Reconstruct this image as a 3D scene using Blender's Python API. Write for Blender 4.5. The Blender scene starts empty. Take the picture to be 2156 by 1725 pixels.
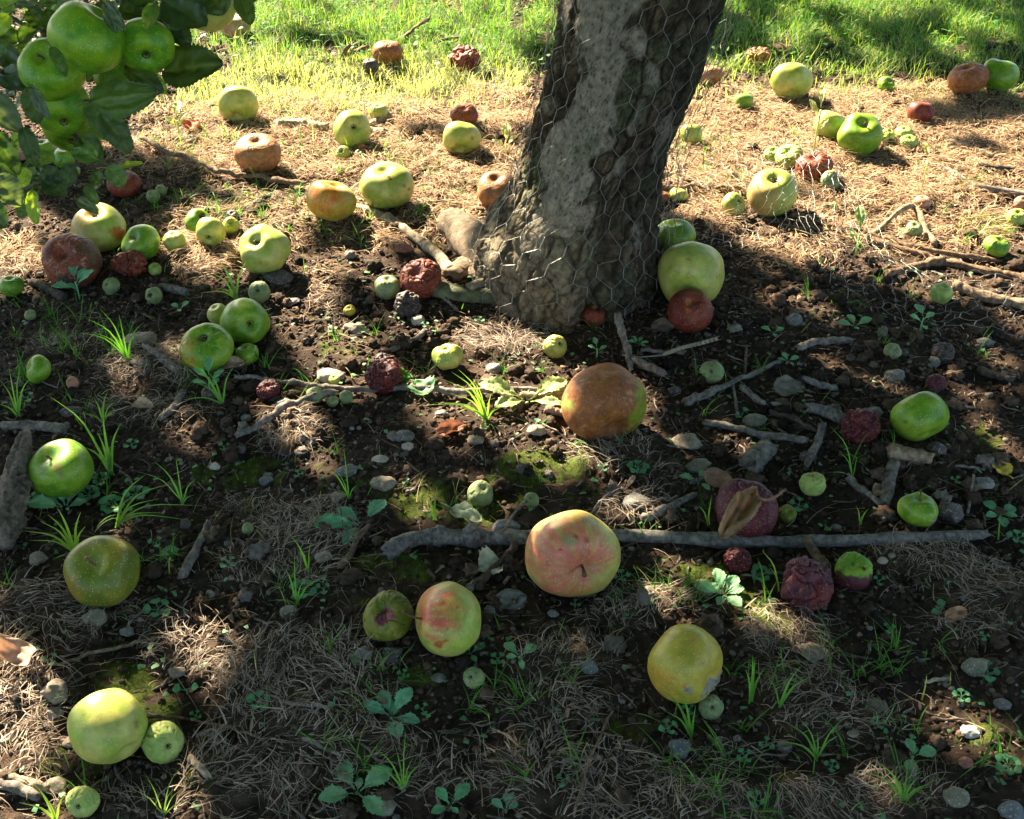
import bpy, math, random
import numpy as np
from mathutils import Vector, Matrix

# ------------------------------------------------------------------ camera, sky, sun, exposure
SC = bpy.context.scene
COL = SC.collection
FPX = 2400.0                    # focal length in units of the 2156 px wide reference frame
PITCH = math.radians(36.05)
CAMH = 0.954
cam_d = bpy.data.cameras.new("camera")
cam_d.sensor_width = 36.0
cam_d.lens = 36.0 * FPX / 2156.0
cam_d.clip_start = 0.02
cam_d.clip_end = 2000
cam = bpy.data.objects.new("camera", cam_d)
cam.location = (0, 0, CAMH)
cam.rotation_euler = (math.pi/2 - PITCH, 0, 0)
COL.objects.link(cam)
SC.camera = cam

SUN_AZ, SUN_EL = math.radians(35), math.radians(33)    # azimuth to the left of +Y
SDIR = np.array([-math.sin(SUN_AZ)*math.cos(SUN_EL), math.cos(SUN_AZ)*math.cos(SUN_EL), math.sin(SUN_EL)])
W = bpy.data.worlds.new("World"); SC.world = W; W.use_nodes = True
nt = W.node_tree
bg = nt.nodes['Background']
sky = nt.nodes.new('ShaderNodeTexSky'); sky.sky_type = 'NISHITA'; sky.sun_disc = False
sky.sun_elevation = SUN_EL; sky.sun_rotation = -SUN_AZ
nt.links.new(sky.outputs[0], bg.inputs[0]); bg.inputs[1].default_value = 0.05
sl = bpy.data.lights.new("sun", 'SUN'); sl.energy = 5.0; sl.angle = math.radians(0.53); sl.color = (1.0, 0.83, 0.60)
so = bpy.data.objects.new("sun", sl); COL.objects.link(so)
so.rotation_euler = Vector(SDIR).to_track_quat('Z', 'Y').to_euler(); so.location = Vector(SDIR)*20
SC.view_settings.view_transform = 'Standard'; SC.view_settings.look = 'None'
SC.view_settings.exposure = 3.2; SC.view_settings.gamma = 1.0
SC.render.engine = 'CYCLES'

# ------------------------------------------------------------------ maths helpers
rng = np.random.default_rng(7)
random.seed(7)
cP, sP = math.cos(PITCH), math.sin(PITCH)
RIGHT = np.array([1., 0, 0]); UP = np.array([0, sP, cP]); FWD = np.array([0, cP, -sP])
CAM = np.array([0, 0, CAMH])

_tab = np.random.default_rng(3)
PERM = np.concatenate([_tab.permutation(256)]*3)
GRAD = _tab.normal(size=(256, 3)); GRAD /= np.linalg.norm(GRAD, axis=1)[:, None]
def perlin(p):
    p = np.asarray(p, float)
    i = np.floor(p).astype(np.int64); f = p - i
    u = f*f*f*(f*(f*6-15)+10)
    out = np.zeros(p.shape[:-1])
    for dx in (0, 1):
        wx = u[..., 0] if dx else 1-u[..., 0]
        for dy in (0, 1):
            wy = u[..., 1] if dy else 1-u[..., 1]
            for dz in (0, 1):
                wz = u[..., 2] if dz else 1-u[..., 2]
                h = PERM[PERM[PERM[(i[..., 0]+dx) & 255] + ((i[..., 1]+dy) & 255)] + ((i[..., 2]+dz) & 255)]
                g = GRAD[h]
                d = g[..., 0]*(f[..., 0]-dx) + g[..., 1]*(f[..., 1]-dy) + g[..., 2]*(f[..., 2]-dz)
                out += wx*wy*wz*d
    return out*1.6
def fbm(p, o=3):
    s = 0; a = 1.0; t = 0
    for k in range(o):
        s = s + a*perlin(p*(2.03**k) + 11.3*k); t += a; a *= .5
    return s/t
def p2(x, y, s, o=1, z=0.37):
    p = np.stack([np.asarray(x, float)/s, np.asarray(y, float)/s, np.full(np.shape(x), z)], -1)
    return fbm(p, o) if o > 1 else perlin(p)
def sstep(a, b, x):
    t = np.clip((x-a)/(b-a), 0, 1); return t*t*(3-2*t)
def worley(p, jit=.9):
    """F1, F2 and an id for points p (...,2 or 3)"""
    p = np.asarray(p, float)
    if p.shape[-1] == 2: p = np.concatenate([p, np.zeros(p.shape[:-1]+(1,))], -1)
    i = np.floor(p).astype(np.int64)
    f1 = np.full(p.shape[:-1], 9.); f2 = np.full(p.shape[:-1], 9.); idd = np.zeros(p.shape[:-1])
    flat = np.ptp(p[..., 2]) < 1e-9
    for dx in (-1, 0, 1):
        for dy in (-1, 0, 1):
            for dz in ((0,) if flat else (-1, 0, 1)):
                c = i + np.array([dx, dy, dz])
                h = PERM[PERM[PERM[c[..., 0] & 255] + (c[..., 1] & 255)] + (c[..., 2] & 255)]
                off = GRAD[h]*.5*jit + .5
                if flat: off = off.copy(); off[..., 2] = 0
                d = np.linalg.norm(c+off-p, axis=-1)
                new = d < f1
                f2 = np.where(new, f1, np.minimum(f2, d)); idd = np.where(new, h, idd); f1 = np.where(new, d, f1)
    return f1, f2, idd

def project(x, y, z=0.0):
    """world -> reference frame pixel"""
    dy = np.asarray(y, float); dz = np.asarray(z, float) - CAMH
    dep = np.maximum(dy*cP - dz*sP, 1e-3)
    return 1078 + FPX*np.asarray(x, float)/dep, 862.5 - FPX*(dy*sP + dz*cP)/dep

# density maps: lists of ellipses (u, v, ru, rv, strength[, angle in degrees])
THATCH = [(700,260,420,60,.75),(640,330,500,60,.8),(860,460,330,70,.55),(560,460,240,70,.35),(1040,250,110,80,.8),(1000,360,120,70,.8),
 (1800,260,420,80,1),(1800,370,420,90,1),(1500,330,110,150,1),(2050,300,180,130,1),(1900,470,300,70,.55),(1480,470,90,40,.8),(1640,540,140,40,.45),
 (60,540,90,40,.8),(420,555,90,45,.95),(330,790,170,50,.8),(200,740,160,30,.45),(300,880,160,40,.7),(610,915,80,40,.9),(1070,720,110,40,.9),(1120,690,80,30,.6),
 (690,610,60,50,.5),(640,1130,140,75,1),(600,1210,160,60,.9),(560,1060,110,40,.5),(120,1290,160,60,.75),(60,1440,110,120,1),(40,1600,90,120,.7),(400,1385,100,60,1),(300,1310,120,30,.6),
 (560,1420,160,80,.9),(640,1500,200,110,1),(700,1420,130,70,1),(560,1620,220,90,1),(760,1580,150,60,.8),(1290,975,90,45,1),(1330,1085,90,32,1),
 (1330,1290,130,60,.85),(1180,1400,130,50,.75),(1160,1500,140,60,.8),(1200,1640,230,90,.95),(1380,1700,260,60,.9),(1640,1340,110,70,.85),(1700,1450,120,60,.7),
 (1760,1530,150,60,.85),(1500,1600,120,40,.6),(1780,1690,220,60,1),(1960,1190,150,40,.9),(2060,1240,110,60,.8),(2040,1330,110,50,.6),(300,1700,220,40,.5),(900,1640,120,60,.5),(1400,1010,60,30,.4),(150,1340,90,40,.7)]
GRASS = [(1000,-160,3000,175,1.0),(800,60,460,75,1),(760,155,400,60,.9),(520,200,200,60,.75),(640,240,160,50,.45),(1080,140,80,70,.7),(1010,215,120,40,.3),(640,205,330,55,.8),(600,255,260,40,.42),(900,215,150,40,.5),(560,290,150,30,.2),(1560,190,150,30,.3),(1780,185,200,26,.4),(700,330,300,40,.07),(1650,250,250,60,.10),(1850,30,600,110,1),(1560,120,120,40,.9),(1880,140,300,36,.85),
 (2100,190,110,40,.6),(1960,215,60,25,.4),(2140,250,60,30,.35),(1440,225,60,60,.35),(1460,330,60,60,.14),(690,470,110,70,.10),(960,420,140,80,.06),(480,430,120,60,.08),(420,300,120,60,.15),
 (200,740,130,45,.22),(130,700,100,40,.18),(40,860,60,60,.2),(250,900,90,40,.08),(240,1060,110,50,.12),(90,640,70,40,.1),
 (1450,1260,100,35,.3),(1590,1390,50,70,.28),(1560,1300,60,40,.2),(1900,1230,80,40,.12),(1240,1480,70,50,.22),(1060,1490,80,45,.3),(820,1560,160,70,.12),(760,1420,90,40,.1),
 (1150,1600,160,70,.09),(1640,1600,170,80,.32),(1560,1680,140,70,.45),(1830,1400,100,50,.14),(1850,1580,180,70,.16),(2080,1600,110,80,.14),(1960,1690,140,50,.10),(1000,1620,100,60,.07),(640,1560,80,40,.05),(500,1340,60,30,.05)]
MOSS = [(270,1440,75,60,1),(340,1500,60,50,.8),(150,1610,90,50,.6),(420,1650,40,30,.7),(480,1010,100,40,.75),(560,990,60,35,.8),(540,1060,40,30,.6),(740,1010,90,50,.6),(900,1060,110,50,.9),(990,1085,90,40,.9),
 (1080,1030,90,45,.7),(1150,990,110,40,.9),(820,1195,80,30,.9),(870,1220,60,30,.9),(1230,1050,70,40,.5),(1470,1215,70,25,1),(1600,1290,90,28,1,40),(1650,1320,50,20,.8,40),(720,730,70,50,.6),(660,800,110,30,.4),(420,830,70,25,.6),
 (430,590,60,25,.4),(330,430,100,30,.5),(520,420,80,25,.5),(620,470,60,30,.4),(780,500,80,40,.35),(2080,930,40,30,.8,45),(2060,880,90,80,.4),(2080,470,80,30,.8),(2150,540,60,60,.5),(1790,640,50,25,.7),(1400,980,50,30,.5),
 (2060,1560,60,30,.8),(1080,1590,90,40,.5),(980,1560,60,30,.5),(1330,1540,80,30,.6),(880,1430,60,25,.8),(740,1270,60,25,.6),(1920,1300,140,50,.35),(2050,1180,90,60,.4),(1880,1480,90,50,.3),(1000,1720,120,40,.5),(100,860,90,30,.4),(1350,1190,160,30,.4),
 (1300,640,80,20,.2),(450,260,120,40,.5),(1800,210,160,30,.4),(1200,1590,100,30,.4),(600,720,60,40,.3)]
def dens(lst, u, v, rag=.28):
    out = np.zeros(np.shape(u))
    v = v + 9*perlin(np.stack([u/14., v/11., np.zeros_like(u)+6.1], -1))
    n = perlin(np.stack([u/38., v/26., np.zeros_like(u)+1.7], -1))
    for e in lst:
        du, dv = u-e[0], v-e[1]
        if len(e) > 5:
            a = math.radians(e[5]); du, dv = du*math.cos(a)+dv*math.sin(a), -du*math.sin(a)+dv*math.cos(a)
        q = np.sqrt((du/e[2])**2 + (dv/e[3])**2)
        out = np.maximum(out, e[4]*(1-sstep(.62, 1.15, q + rag*n)))
    return out
def dens_w(lst, x, y, rag=.28):
    u, v = project(x, np.maximum(y, .45))
    return dens(lst, u, np.where(y < .45, 1760.0, v), rag)

def height(x, y):
    x = np.asarray(x, float); y = np.asarray(y, float)
    return .016*p2(x, y, .42) + .008*p2(x, y, .13, z=2.2) + .0035*p2(x, y, .045, z=5.1)
def height1(x, y): return float(height(np.array([x]), np.array([y]))[0])

def ray(u, v):
    return FWD + (u-1078)/FPX*RIGHT + (862.5-v)/FPX*UP
def on_ground(u, v, lift=0.0):
    d = ray(u, v); g = 0.0
    for _ in range(5):
        t = (g+lift-CAMH)/d[2]; p = CAM + d*t; g = height1(p[0], p[1])
    return p
def at_depth(u, v, t): return CAM + ray(u, v)*t

# ------------------------------------------------------------------ mesh helpers
def make_obj(name, V, faces, mat, parent=None, col=None, smooth=True, loc=None):
    """faces: (n,4) or (n,3) int array or list of arrays"""
    V = np.asarray(V, float).reshape(-1, 3)
    fl = faces if isinstance(faces, list) else [faces]
    me = bpy.data.meshes.new(name)
    me.vertices.add(len(V))
    V2 = V if loc is None else V - np.asarray(loc)
    me.vertices.foreach_set('co', V2.astype(np.float32).ravel())
    nl = sum(f.size for f in fl); nf = sum(len(f) for f in fl)
    me.loops.add(nl); me.polygons.add(nf)
    me.loops.foreach_set('vertex_index', np.concatenate([f.ravel() for f in fl]).astype(np.int32))
    st = []; off = 0
    for f in fl:
        st.append(off + np.arange(len(f))*f.shape[1]); off += f.size
    me.polygons.foreach_set('loop_start', np.concatenate(st).astype(np.int32))
    me.update(calc_edges=True)
    if smooth: me.polygons.foreach_set('use_smooth', np.ones(nf, bool))
    if col is not None:
        a = me.color_attributes.new('col', 'FLOAT_COLOR', 'POINT')
        c = np.ones((len(V), 4), np.float32); c[:, :3] = np.clip(np.broadcast_to(col, (len(V), 3)), 0, 1)
        a.data.foreach_set('color', c.ravel())
    me.materials.append(mat)
    o = bpy.data.objects.new(name, me); COL.objects.link(o)
    if loc is not None: o.location = tuple(loc)
    if parent is not None:
        o.parent = parent
        if parent.location.length > 0 or parent.rotation_euler[:] != (0, 0, 0):
            o.matrix_parent_inverse = Matrix.Translation(parent.location).inverted()
    return o
def empty(name, loc):
    o = bpy.data.objects.new(name, None); o.empty_display_size = .02; COL.objects.link(o); o.location = tuple(loc); return o
def tag(o, label=None, cat=None, group=None, kind=None):
    if label: o['label'] = label
    if cat: o['category'] = cat
    if group: o['group'] = group
    if kind: o['kind'] = kind
    return o
def gridfaces(n, m, wrap=False, off=0):
    i = np.arange(n-1)[:, None]; j = np.arange(m if wrap else m-1)[None, :]
    j2 = (j+1) % m
    return (np.stack([i*m+j, i*m+j2, (i+1)*m+j2, (i+1)*m+j], -1).reshape(-1, 4) + off)
class MB:
    def __init__(s): s.v = []; s.q = []; s.t = []; s.c = []; s.n = 0
    def add(s, V, Q=None, T=None, col=(1, 1, 1)):
        V = np.asarray(V, float).reshape(-1, 3)
        s.v.append(V); s.c.append(np.broadcast_to(np.asarray(col, float), (len(V), 3)))
        if Q is not None: s.q.append(Q+s.n)
        if T is not None: s.t.append(T+s.n)
        s.n += len(V)
    def build(s, name, mat, parent=None, smooth=True, loc=None):
        fl = []
        if s.q: fl.append(np.concatenate(s.q))
        if s.t: fl.append(np.concatenate(s.t))
        return make_obj(name, np.concatenate(s.v), fl, mat, parent, np.concatenate(s.c), smooth, loc)
def unit(a): a = np.asarray(a, float); return a/np.maximum(np.linalg.norm(a, axis=-1, keepdims=True), 1e-9)
def catmull(P, n):
    P = np.asarray(P, float)
    Q = np.vstack([2*P[0]-P[1], P, 2*P[-1]-P[-2]])
    m = len(P)-1; t = np.linspace(0, m, n); k = np.minimum(t.astype(int), m-1); f = (t-k)[:, None]
    a, b, c, d = Q[k], Q[k+1], Q[k+2], Q[k+3]
    return .5*(2*b + (c-a)*f + (2*a-5*b+4*c-d)*f**2 + (3*b-a-3*c+d)*f**3)
def tube(P, R, sides=8, rough=0.0, seed=0, fl=1.0):
    """closed tube along P with radii R -> V, Q"""
    P = np.asarray(P, float); n = len(P); R = np.broadcast_to(R, (n,)).astype(float)
    T = unit(np.gradient(P, axis=0))
    a = np.array([0, 0, 1.0]) if abs(T[0][2]) < .9 else np.array([1., 0, 0])
    N = np.zeros((n, 3)); N[0] = unit(np.cross(np.cross(T[0], a), T[0]))
    for k in range(1, n):
        v = N[k-1] - T[k]*np.dot(N[k-1], T[k]); N[k] = unit(v)
    B = np.cross(T, N)
    ang = np.linspace(0, 2*math.pi, sides, endpoint=False)
    dirs = N[:, None]*np.cos(ang)[None, :, None]*fl + B[:, None]*np.sin(ang)[None, :, None]
    rr = np.repeat(R[:, None], sides, 1)
    if rough:
        q = P[:, None] + dirs*R[:, None, None]
        st = np.stack([np.cos(ang)[None]*1.8 + np.zeros((n, 1)), np.sin(ang)[None]*1.8 + np.zeros((n, 1)),
                       (np.cumsum(np.r_[0, np.linalg.norm(np.diff(P, axis=0), axis=1)])/(R.mean()*5))[:, None] + np.zeros((1, sides)) + seed], -1)
        rr = rr*(1 + rough*fbm(st, 3)*1.6 + rough*.5*perlin(q*420+seed))
    V = P[:, None] + dirs*rr[..., None]
    V = np.concatenate([P[0][None, None]+0*V[:1], V, P[-1][None, None]+0*V[:1]], 0)
    return V.reshape(-1, 3), gridfaces(n+2, sides, True)

# ------------------------------------------------------------------ materials (all procedural, tinted by the pigment attribute)
def mat_base(name):
    m = bpy.data.materials.new(name); m.use_nodes = True
    t = m.node_tree; b = t.nodes['Principled BSDF']; o = t.nodes['Material Output']
    a = t.nodes.new('ShaderNodeAttribute'); a.attribute_name = 'col'
    return m, t, b, o, a
def N(t, kind, **kw):
    n = t.nodes.new(kind)
    for k, v in kw.items():
        if k in ('inp',):
            for kk, vv in v.items(): n.inputs[kk].default_value = vv
        else: setattr(n, k, v)
    return n
def mottled(name, rough=.8, scale=60, amt=.35, bump=.3, bscale=200, bdist=.002, spec=.3, transl=0.0, tcol=None, speck=None, coat=0, mid=.5, voro=None):
    m, t, b, o, a = mat_base(name)
    L = t.links.new
    tc = N(t, 'ShaderNodeTexCoord')
    nz = N(t, 'ShaderNodeTexNoise', inp={'Scale': scale, 'Detail': 5.0, 'Roughness': .62})
    L(tc.outputs['Object'], nz.inputs['Vector'])
    mr = N(t, 'ShaderNodeMapRange', inp={'From Min': .3, 'From Max': .7, 'To Min': 1-amt, 'To Max': 1+amt})
    L(nz.outputs['Fac'], mr.inputs['Value'])
    mx = N(t, 'ShaderNodeVectorMath', operation='SCALE')
    L(a.outputs['Color'], mx.inputs[0]); L(mr.outputs[0], mx.inputs['Scale'])
    col = mx.outputs[0]
    if speck:
        sc, th, sc_col, fac = speck
        vo = N(t, 'ShaderNodeTexVoronoi', inp={'Scale': sc}); L(tc.outputs['Object'], vo.inputs['Vector'])
        r = N(t, 'ShaderNodeMapRange', inp={'From Min': th*.5, 'From Max': th, 'To Min': fac, 'To Max': 0.0}); L(vo.outputs['Distance'], r.inputs['Value'])
        mm = N(t, 'ShaderNodeMix', data_type='RGBA'); L(r.outputs[0], mm.inputs[0]); L(col, mm.inputs[6]); mm.inputs[7].default_value = (*sc_col, 1)
        col = mm.outputs[2]
    L(col, b.inputs['Base Color'])
    b.inputs['Roughness'].default_value = rough
    b.inputs['Specular IOR Level'].default_value = spec
    if coat: b.inputs['Coat Weight'].default_value = coat; b.inputs['Coat Roughness'].default_value = .35
    n2 = N(t, 'ShaderNodeTexNoise', inp={'Scale': bscale, 'Detail': 6.0, 'Roughness': .7}); L(tc.outputs['Object'], n2.inputs['Vector'])
    bp = N(t, 'ShaderNodeBump', inp={'Strength': bump, 'Distance': bdist}); L(n2.outputs['Fac'], bp.inputs['Height'])
    L(bp.outputs[0], b.inputs['Normal'])
    if transl:
        tr = N(t, 'ShaderNodeBsdfTranslucent')
        tm = N(t, 'ShaderNodeVectorMath', operation='MULTIPLY'); L(col, tm.inputs[0]); tm.inputs[1].default_value = tcol or (1.5, 1.3, .5)
        L(tm.outputs[0], tr.inputs['Color'])
        ms = N(t, 'ShaderNodeMixShader', inp={0: transl}); L(b.outputs[0], ms.inputs[1]); L(tr.outputs[0], ms.inputs[2]); L(ms.outputs[0], o.inputs['Surface'])
    return m
M = {}
M['soil'] = mottled('soil', .95, 90, .5, .9, 260, .004, .15)
M['crumb'] = mottled('soil crumbs', .95, 120, .4, .8, 500, .0015, .12)
M['stone'] = mottled('stone', .8, 70, .3, .5, 300, .0012, .3, speck=(260, .35, (.5, .47, .42), .35))
M['wood'] = mottled('weathered wood', .9, 150, .6, 1.0, 420, .0028, .12)
M['bark'] = mottled('apple bark', .9, 90, .5, 1.0, 260, .0045, .12, speck=(420, .3, (.03, .03, .02), .45))
M['straw'] = mottled('dry grass', .85, 200, .25, .1, 300, .0005, .08, transl=.22, tcol=(1.1, .9, .6))
M['grass'] = mottled('green grass', .55, 60, .2, .05, 200, .0005, .16, transl=.45, tcol=(1.3, 1.4, .5))
M['moss'] = mottled('moss', .9, 120, .3, .1, 300, .001, .1, transl=.3, tcol=(1.5, 1.3, .4))
M['leaf'] = mottled('leaf', .42, 120, .16, .35, 260, .0012, .45, transl=.38, tcol=(2.3, 2.0, .3))
M['weed'] = mottled('seedling leaf', .55, 150, .14, .3, 420, .0008, .3, transl=.35, tcol=(1.4, 1.3, .5))
M['deadleaf'] = mottled('dead leaf', .8, 110, .3, .5, 330, .0014, .2, transl=.2, tcol=(1.3, .9, .5))
M['skin'] = mottled('apple skin', .40, 70, .20, .16, 420, .0007, .30, speck=(300, .22, (.50, .50, .26), .75))
M['rot'] = mottled('rotten apple skin', .55, 110, .35, .5, 380, .0014, .25, speck=(280, .28, (.34, .22, .13), .5))
M['wrin'] = mottled('shrivelled apple skin', .6, 110, .16, .3, 380, .0010, .3)
M['wire'] = mottled('galvanised wire', .45, 300, .3, .2, 900, .0002, .6)
M['wire'].node_tree.nodes['Principled BSDF'].inputs['Metallic'].default_value = .45

# ------------------------------------------------------------------ where the sun reaches the ground (the crown above is leafy elsewhere)
LIT = [
 [(-300,60),(1250,60),(1200,480),(1040,540),(1010,600),(930,650),(880,700),(820,700),(760,670),(700,640),(640,590),(560,560),(520,600),(430,600),(350,560),(340,500),(450,450),(380,400),(250,400),(230,300),(-300,300)],
 [(-2500,-2500),(1180,-2500),(1180,70),(-2500,70)],
 [(1390,120),(1700,135),(1960,175),(2400,230),(2400,640),(2160,640),(1990,640),(1880,600),(1790,575),(1640,545),(1540,490),(1440,470),(1380,400)],
 [(600,560),(760,640),(800,740),(850,780),(760,850),(650,830),(630,740),(560,660)],
 [(900,640),(1060,690),(1180,700),(1190,740),(1090,770),(960,740),(900,700)],
 [(1000,790),(1180,790),(1350,740),(1390,850),(1340,930),(1340,1000),(1270,1010),(1200,985),(1120,1000),(1080,940),(960,900),(880,880),(860,830)],
 [(330,1345),(450,1330),(480,1400),(420,1440),(370,1400)],
 [(215,1420),(300,1400),(330,1450),(310,1500),(240,1490)],
 [(560,1440),(600,1450),(590,1475)], [(880,1130),(930,1125),(935,1150)],
 [(-200,1390),(20,1400),(90,1450),(80,1500),(180,1530),(130,1570),(90,1640),(160,1680),(100,1720),(30,1770),(-200,1800)],
 [(-60,1250),(30,1260),(20,1310),(-60,1320)],
 [(560,870),(690,860),(690,930),(740,990),(690,990),(600,930),(560,930)],
 [(1420,1200),(1510,1208),(1610,1270),(1720,1352),(1780,1365),(1745,1398),(1640,1340),(1540,1270),(1430,1230)],
 [(1360,1255),(1440,1285),(1450,1345),(1380,1310)],
 [(2030,800),(2080,870),(2135,950),(2170,1020),(2110,1005),(2060,930),(2010,850)],
 [(1990,1520),(2080,1530),(2115,1600),(2140,1650),(2050,1610)],
 [(1800,1610),(1870,1630),(1930,1690),(1870,1710)],
 [(1310,1110),(1430,1115),(1440,1150),(1320,1145)],
 [(60,430),(170,480),(150,560),(90,600),(-50,610),(-50,500)],
 [(1660,730),(1780,790),(1900,845),(1880,865),(1720,800)],
 [(1840,1190),(1930,1200),(1960,1225),(1880,1215)],
 [(2100,-400),(1750,-500),(1700,20),(1960,30)],
 [(1100,960),(1200,990),(1180,1020),(1080,1000)],
 [(380,520),(480,540),(470,590),(380,590)],
]
DARKE = [(2080,255,150,38),(700,100,120,14),(300,390,140,60),(1150,110,60,40),(700,520,60,30),(880,620,60,26),(470,440,60,26),(900,540,70,24),(2080,330,80,16),(1700,420,60,14),(740,770,40,22),(1080,860,60,20),(1250,950,30,18)]
# points that the sun still catches above the ground: (u, v, height above ground, radius in m)
SPOT = [(1180,1090,.080,.020),(1215,1085,.080,.016),(200,1462,.075,.022),(235,1475,.07,.02),(120,938,.07,.02),(160,940,.065,.018),(1240,778,.075,.03),(1290,780,.07,.025),(530,490,.06,.028),(570,500,.05,.02),
        (520,640,.065,.014),(420,690,.06,.016),(190,446,.075,.014),(340,1530,.04,.018),(1165,712,.03,.014),(160,1665,.03,.014),(452,645,.03,.012),(418,450,.04,.012),(445,470,.035,.014),(366,492,.03,.010),(1475,1330,.09,.010),(1570,540,.05,.02),(1455,520,.12,.012)]
_fr = np.random.default_rng(21)
FLECK = [(_fr.uniform(240, 2150), _fr.uniform(560, 1150), _fr.uniform(.010, .026)) for _ in range(70)] + [(_fr.uniform(1500, 2150), _fr.uniform(-60, 120), _fr.uniform(.02, .06)) for _ in range(30)] + [(_fr.uniform(600, 2100), _fr.uniform(1200, 1700), _fr.uniform(.006, .014)) for _ in range(22)]
def inpoly(poly, u, v):
    c = np.zeros(np.shape(u), bool); n = len(poly)
    for i in range(n):
        x1, y1 = poly[i]; x2, y2 = poly[(i+1) % n]
        if y1 == y2: continue
        k = ((y1 > v) != (y2 > v)) & (u < (x2-x1)*(v-y1)/(y2-y1)+x1)
        c ^= k
    return c
SPOTW = []
SPOTD = [(68,440,1.42,.018),(300,200,1.42,.012),(200,22,1.40,.014),(30,60,1.55,.02),(10,320,1.46,.016),(480,20,1.5,.03)]
for (u, v, d, r) in SPOTD:
    p = at_depth(u, v, d); q = p - SDIR*(p[2]/SDIR[2]); SPOTW.append((q[0], q[1], r))
for (u, v, h, r) in SPOT:
    p = on_ground(u, v, h); q = p - SDIR*(h/SDIR[2]); SPOTW.append((q[0], q[1], r))
for (u, v, r) in FLECK:
    p = on_ground(u, v); SPOTW.append((p[0], p[1], r))
def lit_at(x, y):
    u, v = project(x, np.maximum(y, .45)); v = np.where(y < .45, 1800., v)
    sc = np.clip((v+900)/2400., .12, 1.2)
    uu = u + 34*sc*perlin(np.stack([x*11, y*11, 0*x+3.1], -1)) ; vv = v + 26*sc*perlin(np.stack([x*11, y*11, 0*x+8.4], -1))
    m = np.zeros(np.shape(x), bool)
    for P in LIT: m |= inpoly(P, uu, vv)
    for (a, b, ra, rb) in DARKE: m &= ((uu-a)/ra)**2 + ((vv-b)/rb)**2 > 1
    m &= perlin(np.stack([x*5.5, y*5.5, 0*x+4.4], -1)) + .5*perlin(np.stack([x*14, y*14, 0*x+1.4], -1)) < np.where(v < 90, .34, .62)
    for (a, b, r) in SPOTW: m |= (x-a)**2*1.3 + (y-b)**2*.7 < r*r
    return m

# ------------------------------------------------------------------ the ground: one sheet out to the horizon
def axis(lo, hi, step, far):
    core = np.arange(lo, hi, step); d = step*1.25; out = []; x = hi
    while x < far: out.append(x); x += d; d *= 1.28
    lo_out = []; x = lo - step*1.25; d = step*1.6
    while x > -far: lo_out.append(x); x -= d; d *= 1.28
    return np.array(lo_out[::-1] + list(core) + out)
gx = axis(-1.55, 1.55, .0045, 400); gy = axis(.5, 3.5, .0045, 400)
GX, GY = np.meshgrid(gx, gy)
det = (np.abs(GX) < 1.8) & (GY > .3) & (GY < 3.8)
Z = np.zeros_like(GX); Z[np.abs(GX) < 30] = 0
near = (np.abs(GX) < 25) & (np.abs(GY) < 25)
Z[near] = height(GX[near], GY[near])
cr = np.zeros_like(GX)
xx, yy = GX[det], GY[det]
lum = p2(xx, yy, .018, 3, z=9.) ; f1, f2, _ = worley(np.stack([xx/.012, yy/.012], -1))
mo = dens_w(MOSS, xx, yy)*(.75 + .9*p2(xx, yy, .03, 3, z=1.))
mo = sstep(.38, .6, mo)
th = dens_w(THATCH, xx, yy)
gr = dens_w(GRASS, xx, yy, .6)
Z[det] += .0042*p2(xx, yy, .034, 2, z=12.)*(1-.6*mo) + .0034*lum + (.0028*(1-sstep(0, .75, f1)) + .0012*p2(xx, yy, .006, 2, z=3.))*(1-.55*mo) + .003*mo*(.6+p2(xx, yy, .02, 2, z=6.)) + .008*th*sstep(.2, .8, th)
soil = np.array([.036, .023, .016]); dry = np.array([.095, .064, .043]); wet = np.array([.010, .007, .006])
C = np.broadcast_to(np.array([.06, .075, .03]), GX.shape+(3,)).copy()
t1 = sstep(-.5, .5, p2(xx, yy, .16, 3, z=4.))[:, None]; t2 = sstep(-.1, .7, p2(xx, yy, .02, 2, z=7.))[:, None]
c = soil*(1-t1) + dry*t1; c = c*(1-t2*.5) + wet*t2*.5
c = c*(1-.5*th[:, None]) + np.array([.10, .072, .048])*.5*th[:, None]
mc = np.array([.075, .105, .014])*(1+.5*p2(xx, yy, .01, 2, z=8.))[:, None]
c = c*(1-mo[:, None]) + mc*mo[:, None]
g_ = sstep(.3, .8, gr)[:, None]; c = c*(1-g_) + np.array([.035, .055, .018])*g_
fore_shade = sstep(470, 680, project(xx, yy)[1])[:, None]; c = c*(1-.38*fore_shade)  # foreground soil painted darker to deepen the shade there
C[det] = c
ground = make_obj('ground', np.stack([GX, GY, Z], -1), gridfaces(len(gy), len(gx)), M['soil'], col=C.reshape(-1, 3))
tag(ground, 'dark crumbly orchard soil running back under the grass', 'ground', kind='structure')

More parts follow.
